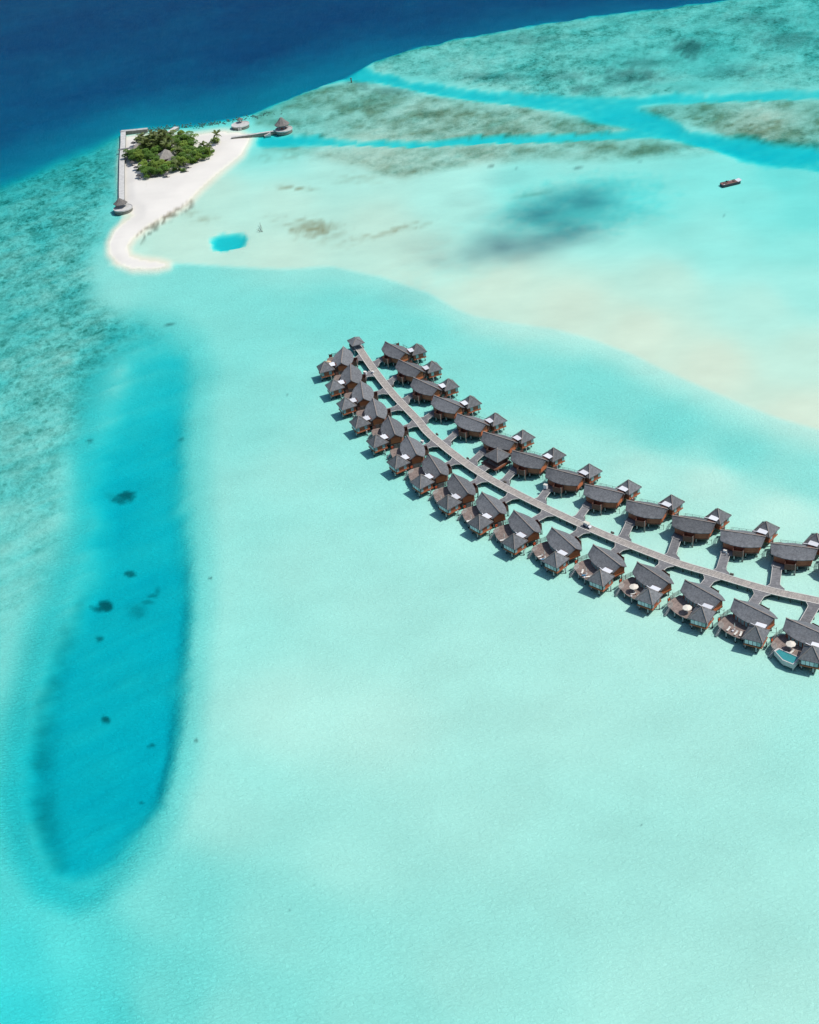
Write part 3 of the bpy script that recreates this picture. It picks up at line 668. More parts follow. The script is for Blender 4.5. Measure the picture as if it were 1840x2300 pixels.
    mb = MB(); mb.prism(dk + inner, FZ - .22, FZ - .02); O(mb, 'deck', M['deck'])
    if not mirror and not small: mb = MB(); mb.prism([(x * 1.0, y) for x, y in [(-7.55, -6.6), (-7.6, -7.8), (-7.0, -8.9), (-6.0, -9.5), (-5.1, -9.5), (-5.3, -8.0), (-6.2, -7.0)]], FZ + .0, FZ + .09); O(mb, 'landing', M['jetty'])
    # privacy screen of posts and slats at the left end of the deck
    scr = [(-7.75, -7.9), (-8.0, -6.4), (-8.05, -4.6), (-7.95, -2.8), (-7.7, -1.2), (-7.4, .4)]
    if mirror or small: scr = [(x, y * .9) for x, y in scr]
    for k, (x, y) in enumerate(scr): sc = MB(); sc.tube((x, y, FZ - .05), (x, y, FZ + 1.9), .07, n=5); O(sc, 'screen_post', M['frame'])
    mb = MB(); mb.bar((*scr[0], FZ + .75), (*scr[1], FZ + .75), .07, 1.4); O(mb, 'screen_panel', M['darkwood'])
    for k in range(1, 5):
        for q in range(5):
            z = FZ + .3 + q * .35; m = MB(); m.bar((*scr[k], z), (*scr[k + 1], z), .05, .09); O(m, 'screen_slat', M['thatch'])
        for q in range(1, 4):
            a = Vector((*scr[k], 0)).lerp(Vector((*scr[k + 1], 0)), q / 4); m = MB(); m.bar((a.x, a.y, FZ + .1), (a.x, a.y, FZ + 1.85), .05); O(m, 'screen_slat', M['thatch'])
    mb = MB()
    if mirror:
        rp_ = [(-5.5, -7.75), (-3.0, -7.8), (-.5, -7.8), (2.0, -7.7)]
        for a, b in zip(rp_[:-1], rp_[1:]):
            m = MB(); m.bar((*a, FZ + 1.0), (*b, FZ + 1.0), .06); m.bar((*a, FZ + .5), (*b, FZ + .5), .04); O(m, 'deck_rail', M['frame'])
        for a in rp_: m = MB(); m.tube((*a, FZ - .1), (*a, FZ + 1.05), .05, n=5); O(m, 'rail_post', M['frame'])
    # steps into the water
    st = MB(); A, B = Vector((-5.5, -9.5, FZ - .05)), Vector((-5.9, -11.4, .0))
    if mirror or small: A.y += 1.7; B.y += 1.7
    for s in (-.34, .34): st.bar(A + Vector((s, 0, 0)), B + Vector((s, 0, -.5)), .07, .14)
    stairs = O(st, 'stairs', M['spur'])
    for k in range(7):
        p = A.lerp(B, (k + .5) / 7); m = MB(); m.box(p.x - .33, p.x + .33, p.y - .13, p.y + .13, p.z - .03, p.z + .03); O(m, 'step', M['pile'], stairs)
    for s in (-.5, .5):
        m = MB(); m.bar(A + Vector((s, 0, .9)), B + Vector((s, 0, .9)), .04); m.bar(A + Vector((s, 0, 0)), A + Vector((s, 0, .9)), .04); m.bar(B + Vector((s, 0, -.1)), B + Vector((s, 0, .9)), .04); O(m, 'handrail', M['metal'], stairs)
    # entrance landing and courtyard screen on the jetty side
    mb = MB(); mb.prism([(-6.3, 2.0), (-6.3, 5.4), (-1.9, 6.3), (-1.9, 3.2)], ZJ - .03, ZJ + .12); O(mb, 'entrance_landing', M['spur'])
    mb = MB(); P = [(-1.9, 3.7), (-1.9, 6.1), (1.5, 5.9), (1.5, 3.7)]
    for a, b in zip(P[:-1], P[1:]): mb.bar((*a, 2.95), (*b, 2.95), .1, 2.3)
    O(mb, 'courtyard_screen', M['darkwood'])
    mb = MB(); mb.prism([(-1.88, 3.7), (-1.88, 6.0), (1.45, 5.85), (1.45, 3.7)], 1.82, 1.95); O(mb, 'courtyard_floor', M['deck'])
    mb = MB(); mb.tube((1.5, 5.95, -2), (1.5, 5.95, 4.4), .13, n=7); O(mb, 'corner_post', M['cap'])
    # piles
    pm = MB(); pm.tube((0, 0, -1.9), (0, 0, FZ - .3), .2, n=8)
    me = pm.mesh('pile', M['pile']); wm_ = MB(); wm_.tube((0, 0, -.45), (0, 0, .22), .235, n=8); mew = wm_.mesh('wet_foot', M['pilewet'])
    for x, y in (((-3.2, -7.0), (.4, -7.0), (3.6, -7.0), (-7.2, -6.6)) if mirror or small else ((-3.2, -9.6), (.4, -9.7), (3.6, -9.5), (-7.2, -7.6))) + ( (-7.3, -3.0), (4.3, -9.9), (8.0, -9.5), (8.7, -5.2), (5.0, -4.2), (6.6, -7.6), (-5.3, -1.5), (-5.3, 1.5), (-1.8, -3.2), (-1.8, 3.2), (1.8, -3.2), (1.8, 3.2), (5.3, -1.9), (5.3, 1.9), (-1.5, 5.7), (1.2, 5.6), (-5.6, 4.9)):
        y_ = -y if mirror else y
        p = link('pile', me, t, (x, y_, 0)); link('wet_foot', mew, p, (0, 0, 0))
    # cross brace under the shore-side end
    y = -1.9; mb = MB(); mb.bar((5.3, -1.9, .5), (5.3, 1.9, .5), .09); mb.bar((5.3, 1.9, 1.2), (7.0, 2.2, 1.2), .07); mb.tube((7.0, 2.2, -1.2), (7.0, 2.2, 1.9), .07, n=6); mb.bar((5.3, -1.9, 1.0), (8.7, -5.2, 1.0), .07); O(mb, 'brace', M['frame'])
    return t

LMID = [(-19, 535.3), (-16.1, 518.5), (-12.1, 501.9), (-7.6, 486), (-1.9, 469.8), (4.7, 452.9), (12.1, 437.2), (20.2, 421.3), (29.4, 406.3), (39.3, 392), (51, 378.5), (63.3, 365.4), (75.9, 352.5), (89.1, 339.9), (102, 327.3), (114.9, 314.7)]
LHD = [-96, -91.5, -89, -87, -84, -80.5, -77.5, -75, -72.5, -70.5, -67.5, -64.5, -61, -56.5, -53, -50]
RMID = [(4.3, 535), (9.2, 517), (14.4, 499.4), (21.6, 482.4), (29.6, 465.6), (38.3, 449.4), (47.6, 433.2), (58.5, 418.4), (70.1, 404.1), (82.6, 390.6), (96, 378), (109.6, 366.2), (123.5, 355.3), (138, 345)]
RHD = [-58.5, -56, -54, -51, -48, -44.5, -42, -39.5, -37.5, -35, -32, -29, -26.5, -24]
ORD = ['first', 'second', 'third', 'fourth', 'fifth', 'sixth', 'seventh', 'eighth', 'ninth', 'tenth', 'eleventh', 'twelfth', 'thirteenth', 'fourteenth', 'fifteenth', 'sixteenth']
LX = {0: 'open tan parasol on its deck', 1: 'furled parasol on its deck', 10: 'furled parasol and loungers on deck', 11: 'closed parasol and blue towelled lounger on deck', 12: 'open cream parasol shading one lounger', 13: 'open cream parasol on an empty deck', 14: 'closed parasol and three chairs on deck', 15: 'plunge pool on its deck'}
protoS = make_villa(False, True); protoL = make_villa(False); protoR = make_villa(True)
villas = {}
for row, MID, HD, proto in (('left', LMID, LHD, protoL), ('right', RMID, RHD, protoR)):
    for i, ((x, y), h) in enumerate(zip(MID, HD)):
        lab = f'slate roofed stilt villa, {ORD[i]} from the end gazebo in the {row} row' + (', ' + LX[i] if row == 'left' and i in LX else '')
        lab = ' '.join(lab.split()[:16])
        if row == 'left' and i < 6: v = protoS if i == 0 else dup(protoS, (x, y, 0), R(h), lab)
        else: v = proto if i == (6 if row == 'left' else 0) else dup(proto, (x, y, 0), R(h), lab)
        v.location = (x, y, 0); v.rotation_euler = (0, 0, R(h)); v['label'] = lab; v['group'] = f'stilt villas of the {row} row'
        villas[row, i] = (x, y, R(h))
def vl(row, i, x, y, z=0.0):
    """villa-local to world; y<0 is the open-water side"""
    X, Y, h = villas[row, i]; y = -y if row == 'right' else y
    return (X + x * math.cos(h) - y * math.sin(h), Y + x * math.sin(h) + y * math.cos(h), z)
for row, n in (('left', 16), ('right', 14)):
    for i in range(n):
        a = Vector(vl(row, i, -4.5, 3.6)); d = (Vector(vl(row, i, -4.9, 4.6)) - Vector(vl(row, i, -4.5, 3.0))).normalized()
        if row == 'right': d = (Vector(vl(row, i, -4.35, 4.6)) - Vector(vl(row, i, -4.5, 3.0))).normalized()
        best = min(((p - a).cross(d).length + (0 if (p - a).dot(d) > 0 else 99), k) for k, p in enumerate(JP))[1]
        spur(JP[best].xy, a.xy, 1.45 if row == 'right' else 1.6)

# ------------------------------------------------------------------ things on the decks
def parasol(open_, r=1.55):
    t = thing('parasol', 'x', 'parasol')
    mb = MB(); mb.tube((0, 0, 0), (0, 0, 2.5), .045, n=6); mb.obj('pole', M['white'], t)
    mb = MB(); mb.lathe([(0, 0), (.32, 0), (.32, .1), (0, .12)], 10); mb.obj('base', M['concrete'], t)
    if open_:
        mb = MB(); n = 8
        vs = [(0, 0, 2.62)] + [(r * math.cos(2 * math.pi * k / n), r * math.sin(2 * math.pi * k / n), 2.12) for k in range(n)] + [(r * math.cos(2 * math.pi * k / n), r * math.sin(2 * math.pi * k / n), 1.98) for k in range(n)]
        mb.add(vs, [(0, 1 + k, 1 + (k + 1) % n) for k in range(n)] + [(1 + k, 9 + k, 9 + (k + 1) % n, 1 + (k + 1) % n) for k in range(n)])
        mb.obj('canopy', M['cloth'], t)
    else:
        mb = MB(); mb.lathe([(.03, 1.1), (.17, 1.15), (.12, 1.9), (.04, 2.6), (0, 2.65)], 8); mb.obj('furled_canopy', M['cushion'], t)
    return t
def lounger(towel=False):
    t = thing('sun_lounger', 'x', 'sun lounger')
    mb = MB(); mb.box(-1.0, .95, -.33, .33, .22, .30)
    for x in (-.85, .8):
        for y in (-.27, .27): mb.box(x - .03, x + .03, y - .03, y + .03, 0, .22)
    mb.obj('frame', M['wood'], t)
    mb = MB(); mb.box(-1.0, .35, -.32, .32, .305, .42); mb.obj('mattress', M['towel'] if towel else M['cushion'], t)
    mb = MB(); mb.box(0, .68, -.32, .32, 0, .11, Matrix.Translation((.33, 0, .33)) @ Matrix.Rotation(R(-35), 4, 'Y')); mb.obj('backrest', M['cushion'], t)
    return t
def life_ring():
    mb = MB(); n, q, Rr, r = 20, 8, .36, .10; vs = [((Rr + r * math.cos(b)) * math.cos(a), r * math.sin(b) * .9, (Rr + r * math.cos(b)) * math.sin(a)) for a in [2 * math.pi * k / n for k in range(n)] for b in [2 * math.pi * j / q for j in range(q)]]
    fs = [(i * q + j, i * q + (j + 1) % q, ((i + 1) % n) * q + (j + 1) % q, ((i + 1) % n) * q + j) for i in range(n) for j in range(q)]
    mb.add(vs, fs); return mb
def low_table():
    t = thing('deck_table', 'x', 'table')
    mb = MB(); mb.box(-.3, .3, -.3, .3, .36, .42); mb.obj('tabletop', M['white'], t)
    mb = MB(); mb.tube((0, 0, 0), (0, 0, .355), .05, n=6); mb.obj('leg', M['white'], t)
    return t
po, pcl, lg, lgt, tbl = parasol(True), parasol(False), lounger(), lounger(True), low_table()
ring_me = life_ring().mesh('life_ring', M['lifering'], smooth=True)
used = set()
def put(proto, pos, rz, label, group):
    o = proto if proto.name not in used else dup(proto, pos, rz, label)
    used.add(proto.name); o.location = pos; o.rotation_euler = (0, 0, rz); o['label'] = label; o['group'] = group; return o
def vh(i): return villas['left', i][2]
for i, what in ((0, 'tan'),):
    t_ = thing('parasol', 'open tan parasol behind the roof of the first villa in the left row', 'parasol', vl('left', i, .6, -6.9, FZ), 0, 'open parasols on villa decks')
    mb = MB(); mb.tube((0, 0, 0), (0, 0, 2.5), .045, n=6); mb.obj('pole', M['white'], t_)
    mb = MB(); mb.lathe([(0, 2.7), (1.0, 2.45), (1.6, 2.1), (1.58, 2.02)], 10); mb.obj('canopy', M['tan'], t_)
for i, (x, y) in ((12, (-1.2, -7.2)), (13, (0.2, -7.4)), (15, (-1.6, -6.6))):
    put(po, vl('left', i, x, y, FZ), .3 * i, f'open cream octagonal parasol on the deck of the {ORD[i]} villa in the left row', 'open parasols on villa decks')
for i, (x, y) in ((1, (1.4, -6.6)), (3, (.6, -7.0)), (7, (.2, -8.2)), (8, (.2, -8.2)), (9, (-.2, -8.0)), (10, (-.4, -7.6)), (11, (-1.5, -7.6)), (14, (-1.9, -7.2))):
    put(pcl, vl('left', i, x, y, FZ), 0, f'furled white parasol standing on the deck of the {ORD[i]} villa in the left row', 'furled parasols on villa decks')
LG = {1: [(2.4, -7.0, 60)], 2: [(2.0, -6.9, 70)], 3: [(1.6, -6.9, 60)], 4: [(1.5, -6.9, 40)], 5: [(1.0, -6.8, 75), (2.3, -6.8, 75)], 6: [(1.0, -9.1, 80), (2.2, -8.8, 80)], 7: [(.9, -9.2, 80), (2.1, -8.9, 80)], 8: [(.5, -9.2, 85), (1.9, -8.9, 85)],
      9: [(.5, -9.0, 75), (2.0, -8.7, 75)], 10: [(-1.1, -9.0, 80), (.9, -8.9, 80)], 11: [(-2.6, -8.4, 130), (-.6, -8.9, 60), (.9, -8.3, 60)], 12: [(-.2, -8.3, 60), (1.6, -7.0, 90)], 13: [(2.3, -7.4, 80)], 14: [(-3.1, -8.5, 95), (-.2, -8.6, 95), (1.2, -8.1, 110)], 15: [(-.4, -7.6, 85)]}
for i, ls in LG.items():
    for k, (x, y, a) in enumerate(ls):
        blue = (i in (10, 11) and k == 1)
        which = ('', ' farther from the pavilion' if k == 0 else (' nearest the pavilion' if k == len(ls) - 1 else ' in the middle'))[len(ls) > 1]
        col = 'blue towelled' if blue else 'cream cushioned'
        put(lgt if blue else lg, vl('left', i, x, y, FZ), vh(i) + R(a), f'{col} lounger{which}, deck of the {ORD[i]} villa, left row', 'loungers on villa decks')
for i in (8, 9, 10, 11, 12, 14):
    put(tbl, vl('left', i, .25 if i != 14 else -1.6, -9.6 if i != 14 else -8.4, FZ), vh(i), f'small white table beside the loungers of the {ORD[i]} villa in the left row', 'small tables on villa decks')
for i in range(5, 16):
    o = link('life_ring', ring_me, None, vl('left', i, -7.66, -7.35 if i > 5 else -6.6, FZ + 1.05), vh(i) + R(90 + 8))
    tag(o, f'orange life ring hung on the deck screen of the {ORD[i]} villa in the left row', 'life ring', 'life rings on villa screens')
# plunge pool on the last villa
t = thing('plunge_pool', 'raised white plunge pool of turquoise water on the deck edge of the sixteenth left villa', 'pool', vl('left', 15, 0, 0, 0), vh(15))
pp = [(-4.6, -8.6), (-5.0, -10.4), (-.6, -12.6), (3.2, -12.4), (2.9, -8.4)]
mb = MB(); n = len(pp)
cx_, cy_ = sum(p[0] for p in pp) / n, sum(p[1] for p in pp) / n
inn = [(cx_ + (x - cx_) * .88, cy_ + (y - cy_) * .84) for x, y in pp]
vs = [(x, y, .9) for x, y in pp] + [(x, y, FZ + .35) for x, y in pp] + [(x, y, FZ + .35) for x, y in inn] + [(x, y, 1.2) for x, y in inn]
mb.add(vs, [tuple(range(n)), tuple(range(3 * n, 4 * n))] + [(k + a * n, (k + 1) % n + a * n, (k + 1) % n + (a + 1) * n, k + (a + 1) * n) for a in range(3) for k in range(n)])
mb.obj('basin', M['concrete'], t)
mb = MB(); mb.prism([(cx_ + (x - cx_) * .995, cy_ + (y - cy_) * .995) for x, y in inn], 1.25, FZ + .12)
wp = mb.obj('pool_water', M['pooltile'], t)
b = M['pooltile'].node_tree.nodes['Principled BSDF']; b.inputs['Roughness'].default_value = .08
for x, y in ((-4.2, -9.8), (-.6, -11.8), (2.7, -11.9)):
    mb = MB(); mb.tube((x, y, -1.8), (x, y, .9), .2, n=7); mb.obj('pile', M['pile'], t)

# ------------------------------------------------------------------ gazebo, service pavilion
def hip_building(name, label, cat, c, ang, hx, hy, ze, za, zf, posts=True, wall_h=None, ridge=0.0, mats=('shingle', 'frame', 'spur')):
    t = thing(name, label, cat, (c[0], c[1], 0), ang)
    mb = MB(); ev = [(-hx, -hy), (hx, -hy), (hx, hy), (-hx, hy)]; A, B = (-ridge, 0, za), (ridge, 0, za)
    vs = [(x, y, ze) for x, y in ev] + [A, B] + [(x, y, ze - .25) for x, y in ev] + [(A[0], A[1], za - .3), (B[0], B[1], za - .3)]
    fs = [(0, 1, 5, 4), (1, 2, 5), (2, 3, 4, 5), (3, 0, 4), (6, 10, 11, 7), (7, 11, 8), (8, 11, 10, 9), (9, 10, 6), (0, 6, 7, 1), (1, 7, 8, 2), (2, 8, 9, 3), (3, 9, 6, 0)]
    if ridge == 0: fs = [(0, 1, 4), (1, 2, 4), (2, 3, 4), (3, 0, 4), (6, 10, 7), (7, 10, 8), (8, 10, 9), (9, 10, 6), (0, 6, 7, 1), (1, 7, 8, 2), (2, 8, 9, 3), (3, 9, 6, 0)]
    mb.add(vs, fs, [[(vs[k][0] + vs[k][1], vs[k][2] * 1.4) for k in f] for f in fs]); r = mb.obj('roof', M[mats[0]], t)
    for k in range(4):
        tp = A if k in (0, 3) else B
        m = MB(); m.bar((ev[k][0], ev[k][1], ze + .06), (tp[0], tp[1], za + .06), .2, .1); m.obj('hip_cap', M['cap'], r)
    if zf is not None:
        m = MB(); m.box(-hx + .4, hx - .4, -hy + .4, hy - .4, zf - .25, zf); m.obj('floor', M[mats[2]], t)
    for sx in (-1, 1):
        for sy in (-1, 1):
            x, y = sx * (hx - .75), sy * (hy - .75)
            m = MB(); m.tube((x, y, -1.8), (x, y, zf - .26), .17, n=7); m.obj('pile', M['pile'], t)
            m = MB(); m.box(x - .09, x + .09, y - .09, y + .09, zf + .002, ze - .1); m.obj('post', M[mats[1]], t)
    if wall_h:
        for a, b in zip(((-1, -1), (1, -1), (1, 1), (-1, 1)), ((1, -1), (1, 1), (-1, 1), (-1, -1))):
            m = MB(); m.bar((a[0] * (hx - .7), a[1] * (hy - .7), zf + wall_h / 2), (b[0] * (hx - .7), b[1] * (hy - .7), zf + wall_h / 2), .08, wall_h); m.obj('rail_panel', M[mats[1]], t)
    return t
gz = hip_building('gazebo', 'small open gazebo with grey hipped roof at the far end of the jetty', 'gazebo', (-12.6, 551.2), R(-72), 3.3, 3.0, 4.35, 6.3, ZJ + .02, ridge=.8)
m = MB(); m.bar((-2.8, -2.5, 2.3), (-2.8, 2.5, 2.3), .1, .9); m.obj('rail_panel', M['frame'], gz)
m = MB(); m.box(-2.2, -1.3, -1.8, 1.8, ZJ + .03, ZJ + .5); m.obj('bench', M['darkwood'], gz)
sv = hip_building('service_pavilion', 'square open pavilion with pointed slate roof squeezed between two right-row villas beside the jetty', 'pavilion', (36.4, 440.2), R(-56), 3.9, 3.6, 4.9, 7.6, 2.0, mats=('shingle', 'frame', 'deck'))
m = MB(); m.box(-4.6, 4.2, -5.0, 3.2, 1.74, 1.96); m.obj('platform', M['darkwood'], sv)
m = MB(); m.box(-2.6, 2.6, -1.8, 2.6, 2.01, 4.6); m.obj('inner_wall', M['darkwood'], sv)
m = MB(); m.bar((4.15, -4.6, 2.5), (4.15, 1.2, 2.5), .12, .7); m.obj('rail_panel', M['band'], sv)
for x in (-4.2, 3.8): m = MB(); m.tube((x, -4.6, -1.8), (x, -4.6, 1.73), .17, n=7); m.obj('pile', M['pile'], sv)
a = Vector((36.4, 440.2, 0)); k = min(range(len(JP)), key=lambda k: (JP[k] - a).length); spur(JP[k].xy, (a + (JP[k] - a).normalized() * 5.0).xy, 1.5, 2.6)

# ------------------------------------------------------------------ buggy and other things on the jetty
k = min(range(len(JP)), key=lambda k: (JP[k] - Vector((*at(1318, 1184, ZJ), 0))).length); d = (JP[k + 1] - JP[k - 1]).normalized(); ah = math.atan2(d.y, d.x)
bg = thing('golf_buggy', 'white roofed electric buggy driving along the jetty', 'golf buggy', (JP[k].x, JP[k].y, ZJ), ah)
m = MB(); m.box(-1.5, 1.3, -.6, .6, .32, .55); m.box(-1.5, -.7, -.6, .6, .55, .8); m.obj('body', M['navy'], bg)
m = MB(); pr = [(.75, .3), (1.55, .3), (1.62, .55), (1.3, .85), (.85, .95), (.75, .6)]
vs = [(x, s * .6, z) for s in (-1, 1) for x, z in pr]; n = len(pr)
m.add(vs, [tuple(range(n)), tuple(range(n, 2 * n))[::-1]] + [(i, (i + 1) % n, n + (i + 1) % n, n + i) for i in range(n)]); m.obj('front_cowl', M['white'], bg)
for y in (-.4, .4): m = MB(); m.box(1.56, 1.63, y - .09, y + .09, .56, .66); m.obj('headlight', M['metal'], bg)
m = MB(); m.box(-1.45, 1.05, -.66, .66, 1.86, 1.95); m.box(-1.35, .95, -.6, .6, 1.951, 1.99); m.obj('roof', M['cream'], bg)
for x in (-1.35, .9):
    for y in (-.58, .58): m = MB(); m.bar((x, y, .6), (x * .96, y, 1.86), .05); m.obj('roof_post', M['frame'], bg)
for x in (-.95, -.05): 
    m = MB(); m.box(x - .25, x + .25, -.52, .52, .56 if x > -.5 else .81, .78 if x > -.5 else .95); m.obj('seat', M['white'], bg)
    m = MB(); m.box(x - .36, x - .27, -.52, .52, .8, 1.35); m.obj('seat_back', M['white'], bg)
for x in (-1.0, 1.05):
    for y in (-.55, .55): m = MB(); m.tube((x, y - .09, .24), (x, y + .09, .24), .24, n=14); m.obj('wheel', M['rubber'], bg)
m = MB(); m.tube((.62, .25, .75), (.42, .25, 1.05), .025, n=5); m.lathe([(.14, 1.05), (.18, 1.05), (.18, 1.08), (.14, 1.08)], 10, (.42, .25)); m.obj('steering_wheel', M['frame'], bg)

mb = MB(); mb.box(-.55, .55, -.32, .32, 0, .5)
for x in (-.4, .4): mb.box(x - .2, x + .2, -.26, .26, .5, .62)
for x in (-.5, .5):
    for y in (-.28, .28): mb.box(x - .04, x + .04, y - .04, y + .04, -.3, 0)
box_me = mb.mesh('jetty_box', M['beam'])
for px, py, lb in ((877, 869, 'second right villa'), (978, 977, 'fifth right villa'), (1062, 1029, 'service pavilion'), (1137, 1086, 'seventh right villa'), (1376, 1198, 'ninth right villa past the buggy'), (1649, 1293, 'twelfth right villa')):
    q = Vector((*at(px, py, ZJ), 0)); k = min(range(1, len(JP) - 1), key=lambda k: (JP[k] - q).length); d = (JP[k + 1] - JP[k - 1]).normalized(); nn = Vector((-d.y, d.x, 0)); sgn = 1 if (q - JP[k]).dot(nn) > 0 else -1
    p = JP[k] + nn * sgn * (JW + .75)
    lb = lb
    o = link('jetty_box', box_me, None, (p.x, p.y, ZJ - .02), math.atan2(d.y, d.x)); tag(o, f'dark wooden box on the jetty edge near the {lb}', 'box', 'dark boxes along the jetty edge')
def cart(px, py, z, label, h=1.5, w_=.8):
    t = thing('service_cart', label, 'cart', at3(px, py, z), R(-40), 'white service carts on the walkways')
    m = MB(); m.box(-w_ * .7, w_ * .7, -w_ * .5, w_ * .5, .25, h); m.obj('body', M['white'], t)
    m = MB(); m.box(-w_ * .74, w_ * .74, -w_ * .54, w_ * .54, h + .002, h + .08); m.obj('lid', M['cushion'], t)
    for x in (-.5, .5):
        for y in (-.36, .36): m = MB(); m.tube((x * w_, y * w_ - .04, .12), (x * w_, y * w_ + .04, .12), .12, n=8); m.obj('wheel', M['rubber'], t)
    return t
cart(1226, 1098, ZJ, 'tall white service cart at the end of the walkway by the eighth right villa', 1.9, 1.0)
cart(821, 842, ZJ, 'white service cart beside the second villa in the left row', 1.6, .95)
cart(838, 838, ZJ, 'small white cart on the jetty edge near the second left villa', .9, .75)
cart(949, 996, ZJ, 'white service cart by the entrance of the sixth villa in the left row', 1.3, .8)
# housekeeper with a cart on the twelfth right walkway
def person(label, pos, rz, top, legs):
    verts = [(0, 0, .95), (0, 0, 1.2), (0, 0, 1.42), (0, .02, 1.52), (0, .03, 1.66), (-.17, 0, 1.40), (-.22, .12, 1.14), (-.2, .34, 1.05), (.17, 0, 1.40), (.22, .1, 1.14), (.2, .32, 1.05), (-.1, 0, .9), (-.11, .03, .5), (-.11, -.02, .08), (-.11, .1, .03), (.1, 0, .9), (.11, .08, .5), (.11, .12, .08), (.11, .24, .03)]
    edges = [(0, 1), (1, 2), (2, 3), (3, 4), (2, 5), (5, 6), (6, 7), (2, 8), (8, 9), (9, 10), (0, 11), (11, 12), (12, 13), (13, 14), (0, 15), (15, 16), (16, 17), (17, 18)]
    rad = [.15, .13, .15, .06, .11, .07, .05, .035, .07, .05, .035, .1, .07, .05, .04, .1, .07, .05, .04]
    m = bpy.data.meshes.new('person'); m.from_pydata(verts, edges, []); o = bpy.data.objects.new('person', m); C.objects.link(o)
    md = o.modifiers.new('skin', 'SKIN'); o.modifiers.new('sub', 'SUBSURF').levels = 1
    for v, r in zip(m.skin_vertices[0].data, rad): v.radius = (r, r * .8)
    m.skin_vertices[0].data[0].use_root = True
    m.materials.append(top)
    o.location = pos; o.rotation_euler = (0, 0, rz); tag(o, label, 'person')
    h = MB(); h.lathe([(0, 1.55), (.1, 1.58), (.125, 1.68), (.1, 1.76), (0, 1.79)], 8, (0, .02)); h.obj('hair', M['frame'], o, smooth=True)
    tr = MB(); tr.lathe([(.17, .92), (.2, .75), (.17, .5), (.14, .48)], 8, (0, .02), 1.1, .8); tr.obj('trousers', legs, o)
    return o
person('person in pale clothes standing with a laundry cart outside the twelfth right villa', at3(1632, 1247, ZJ), R(200), M['white'], M['towel'])
cart(1629, 1241, ZJ, 'white laundry cart beside the person outside the twelfth right villa', 1.0, .8)
# ------------------------------------------------------------------ the island: seawall and piers
def I1(x, y): return (230 + x / 3.8333, 250 + y / 3.8333)
def I2(x, y): return (250 + x / 7.1875, 270 + y / 7.1875)
def W2(x, y, z=1.2): return at(*I2(x, y), z)
def poly_wall(name, label, pts, width, z0, z1, cat='seawall', m=None):
    P = [Vector((*p, 0)) for p in pts]; t = thing(name, label, cat, P[0])
    L = [p - P[0] for p in P]
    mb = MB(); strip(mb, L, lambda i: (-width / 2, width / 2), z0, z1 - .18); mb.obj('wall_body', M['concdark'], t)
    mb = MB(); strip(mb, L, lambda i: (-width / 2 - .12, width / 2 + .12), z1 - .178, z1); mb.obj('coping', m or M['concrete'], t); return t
ZW = 2.3
poly_wall('seawall', 'long straight concrete seawall along the western side of the palm island', [at(273.5, 449, ZW), at(273.2, 420, ZW), at(274, 360, ZW), at(276.5, 320, ZW), at(276.8, 296, ZW)], 3.0, -2.5, ZW)
poly_wall('breakwater', 'concrete breakwater arm reaching right from the top corner of the seawall', [at(271.5, 294, ZW), at(300, 291.5, ZW), at(331, 288.3, ZW)], 2.6, -3, ZW)
poly_wall('pier', 'pale concrete pier slanting out from behind the palm trees', [at(379, 296, 1.9), at(388, 290, 1.9), at(397, 284.5, 1.9)], 3.0, -2, 1.9, 'pier')
poly_wall('footbridge', 'narrow grey footbridge crossing the seawall below the upper beach', [at(265.5, 336, 2.7), at(282, 333.5, 2.7), at(300, 330.5, 2.7)], 1.7, 2.35, 2.7, 'footbridge', M['spur'])
pj = poly_wall('stone_jetty', 'stone jetty leading from the white beach to the thatched round pier', [at(520, 308.5, 1.6), at(560, 302.5, 1.7), at(600, 296, 1.8), at(622, 292.5, 1.8)], 1.8, -3, 1.8, 'jetty')
m = MB(); q = Vector((*at(606, 300, .9), 0)) - pj.location
for k in range(5): m.box(q.x - 3.5 + k * .8, q.x - 2.7 + k * .8, q.y - 1.2, q.y + 1.4, -1.5, .3 + k * .28)
m.obj('steps', M['concrete'], pj)
# dark rubble line behind the harbour
def boulders(name, path, n, w_, size, label):
    t = MB(); P = [Vector((*at(*p, 0), 0)) for p in path]; ic = bmesh.new(); bmesh.ops.create_icosphere(ic, subdivisions=1, radius=1); iv = [v.co.copy() for v in ic.verts]; fs = [tuple(v.index for v in f.verts) for f in ic.faces]; ic.free()
    for k in range(n):
        u = random.random() * (len(P) - 1); i = int(u); p = P[i].lerp(P[i + 1], u - i) + Vector((random.gauss(0, w_), random.gauss(0, w_), 0)); s = size * random.uniform(.5, 1.3)
        t.add([(p.x + v.x * s * random.uniform(.8, 1.3), p.y + v.y * s * random.uniform(.8, 1.2), -.55 + v.z * s * .6) for v in iv], fs)
    o = t.obj(name, M['concdark']); o['kind'] = 'stuff'; return o
boulders('rubble', [(336, 290), (352, 288), (370, 287), (400, 284), (440, 280), (470, 276), (500, 273), (560, 262), (620, 250)], 330, 2.6, .55, '')

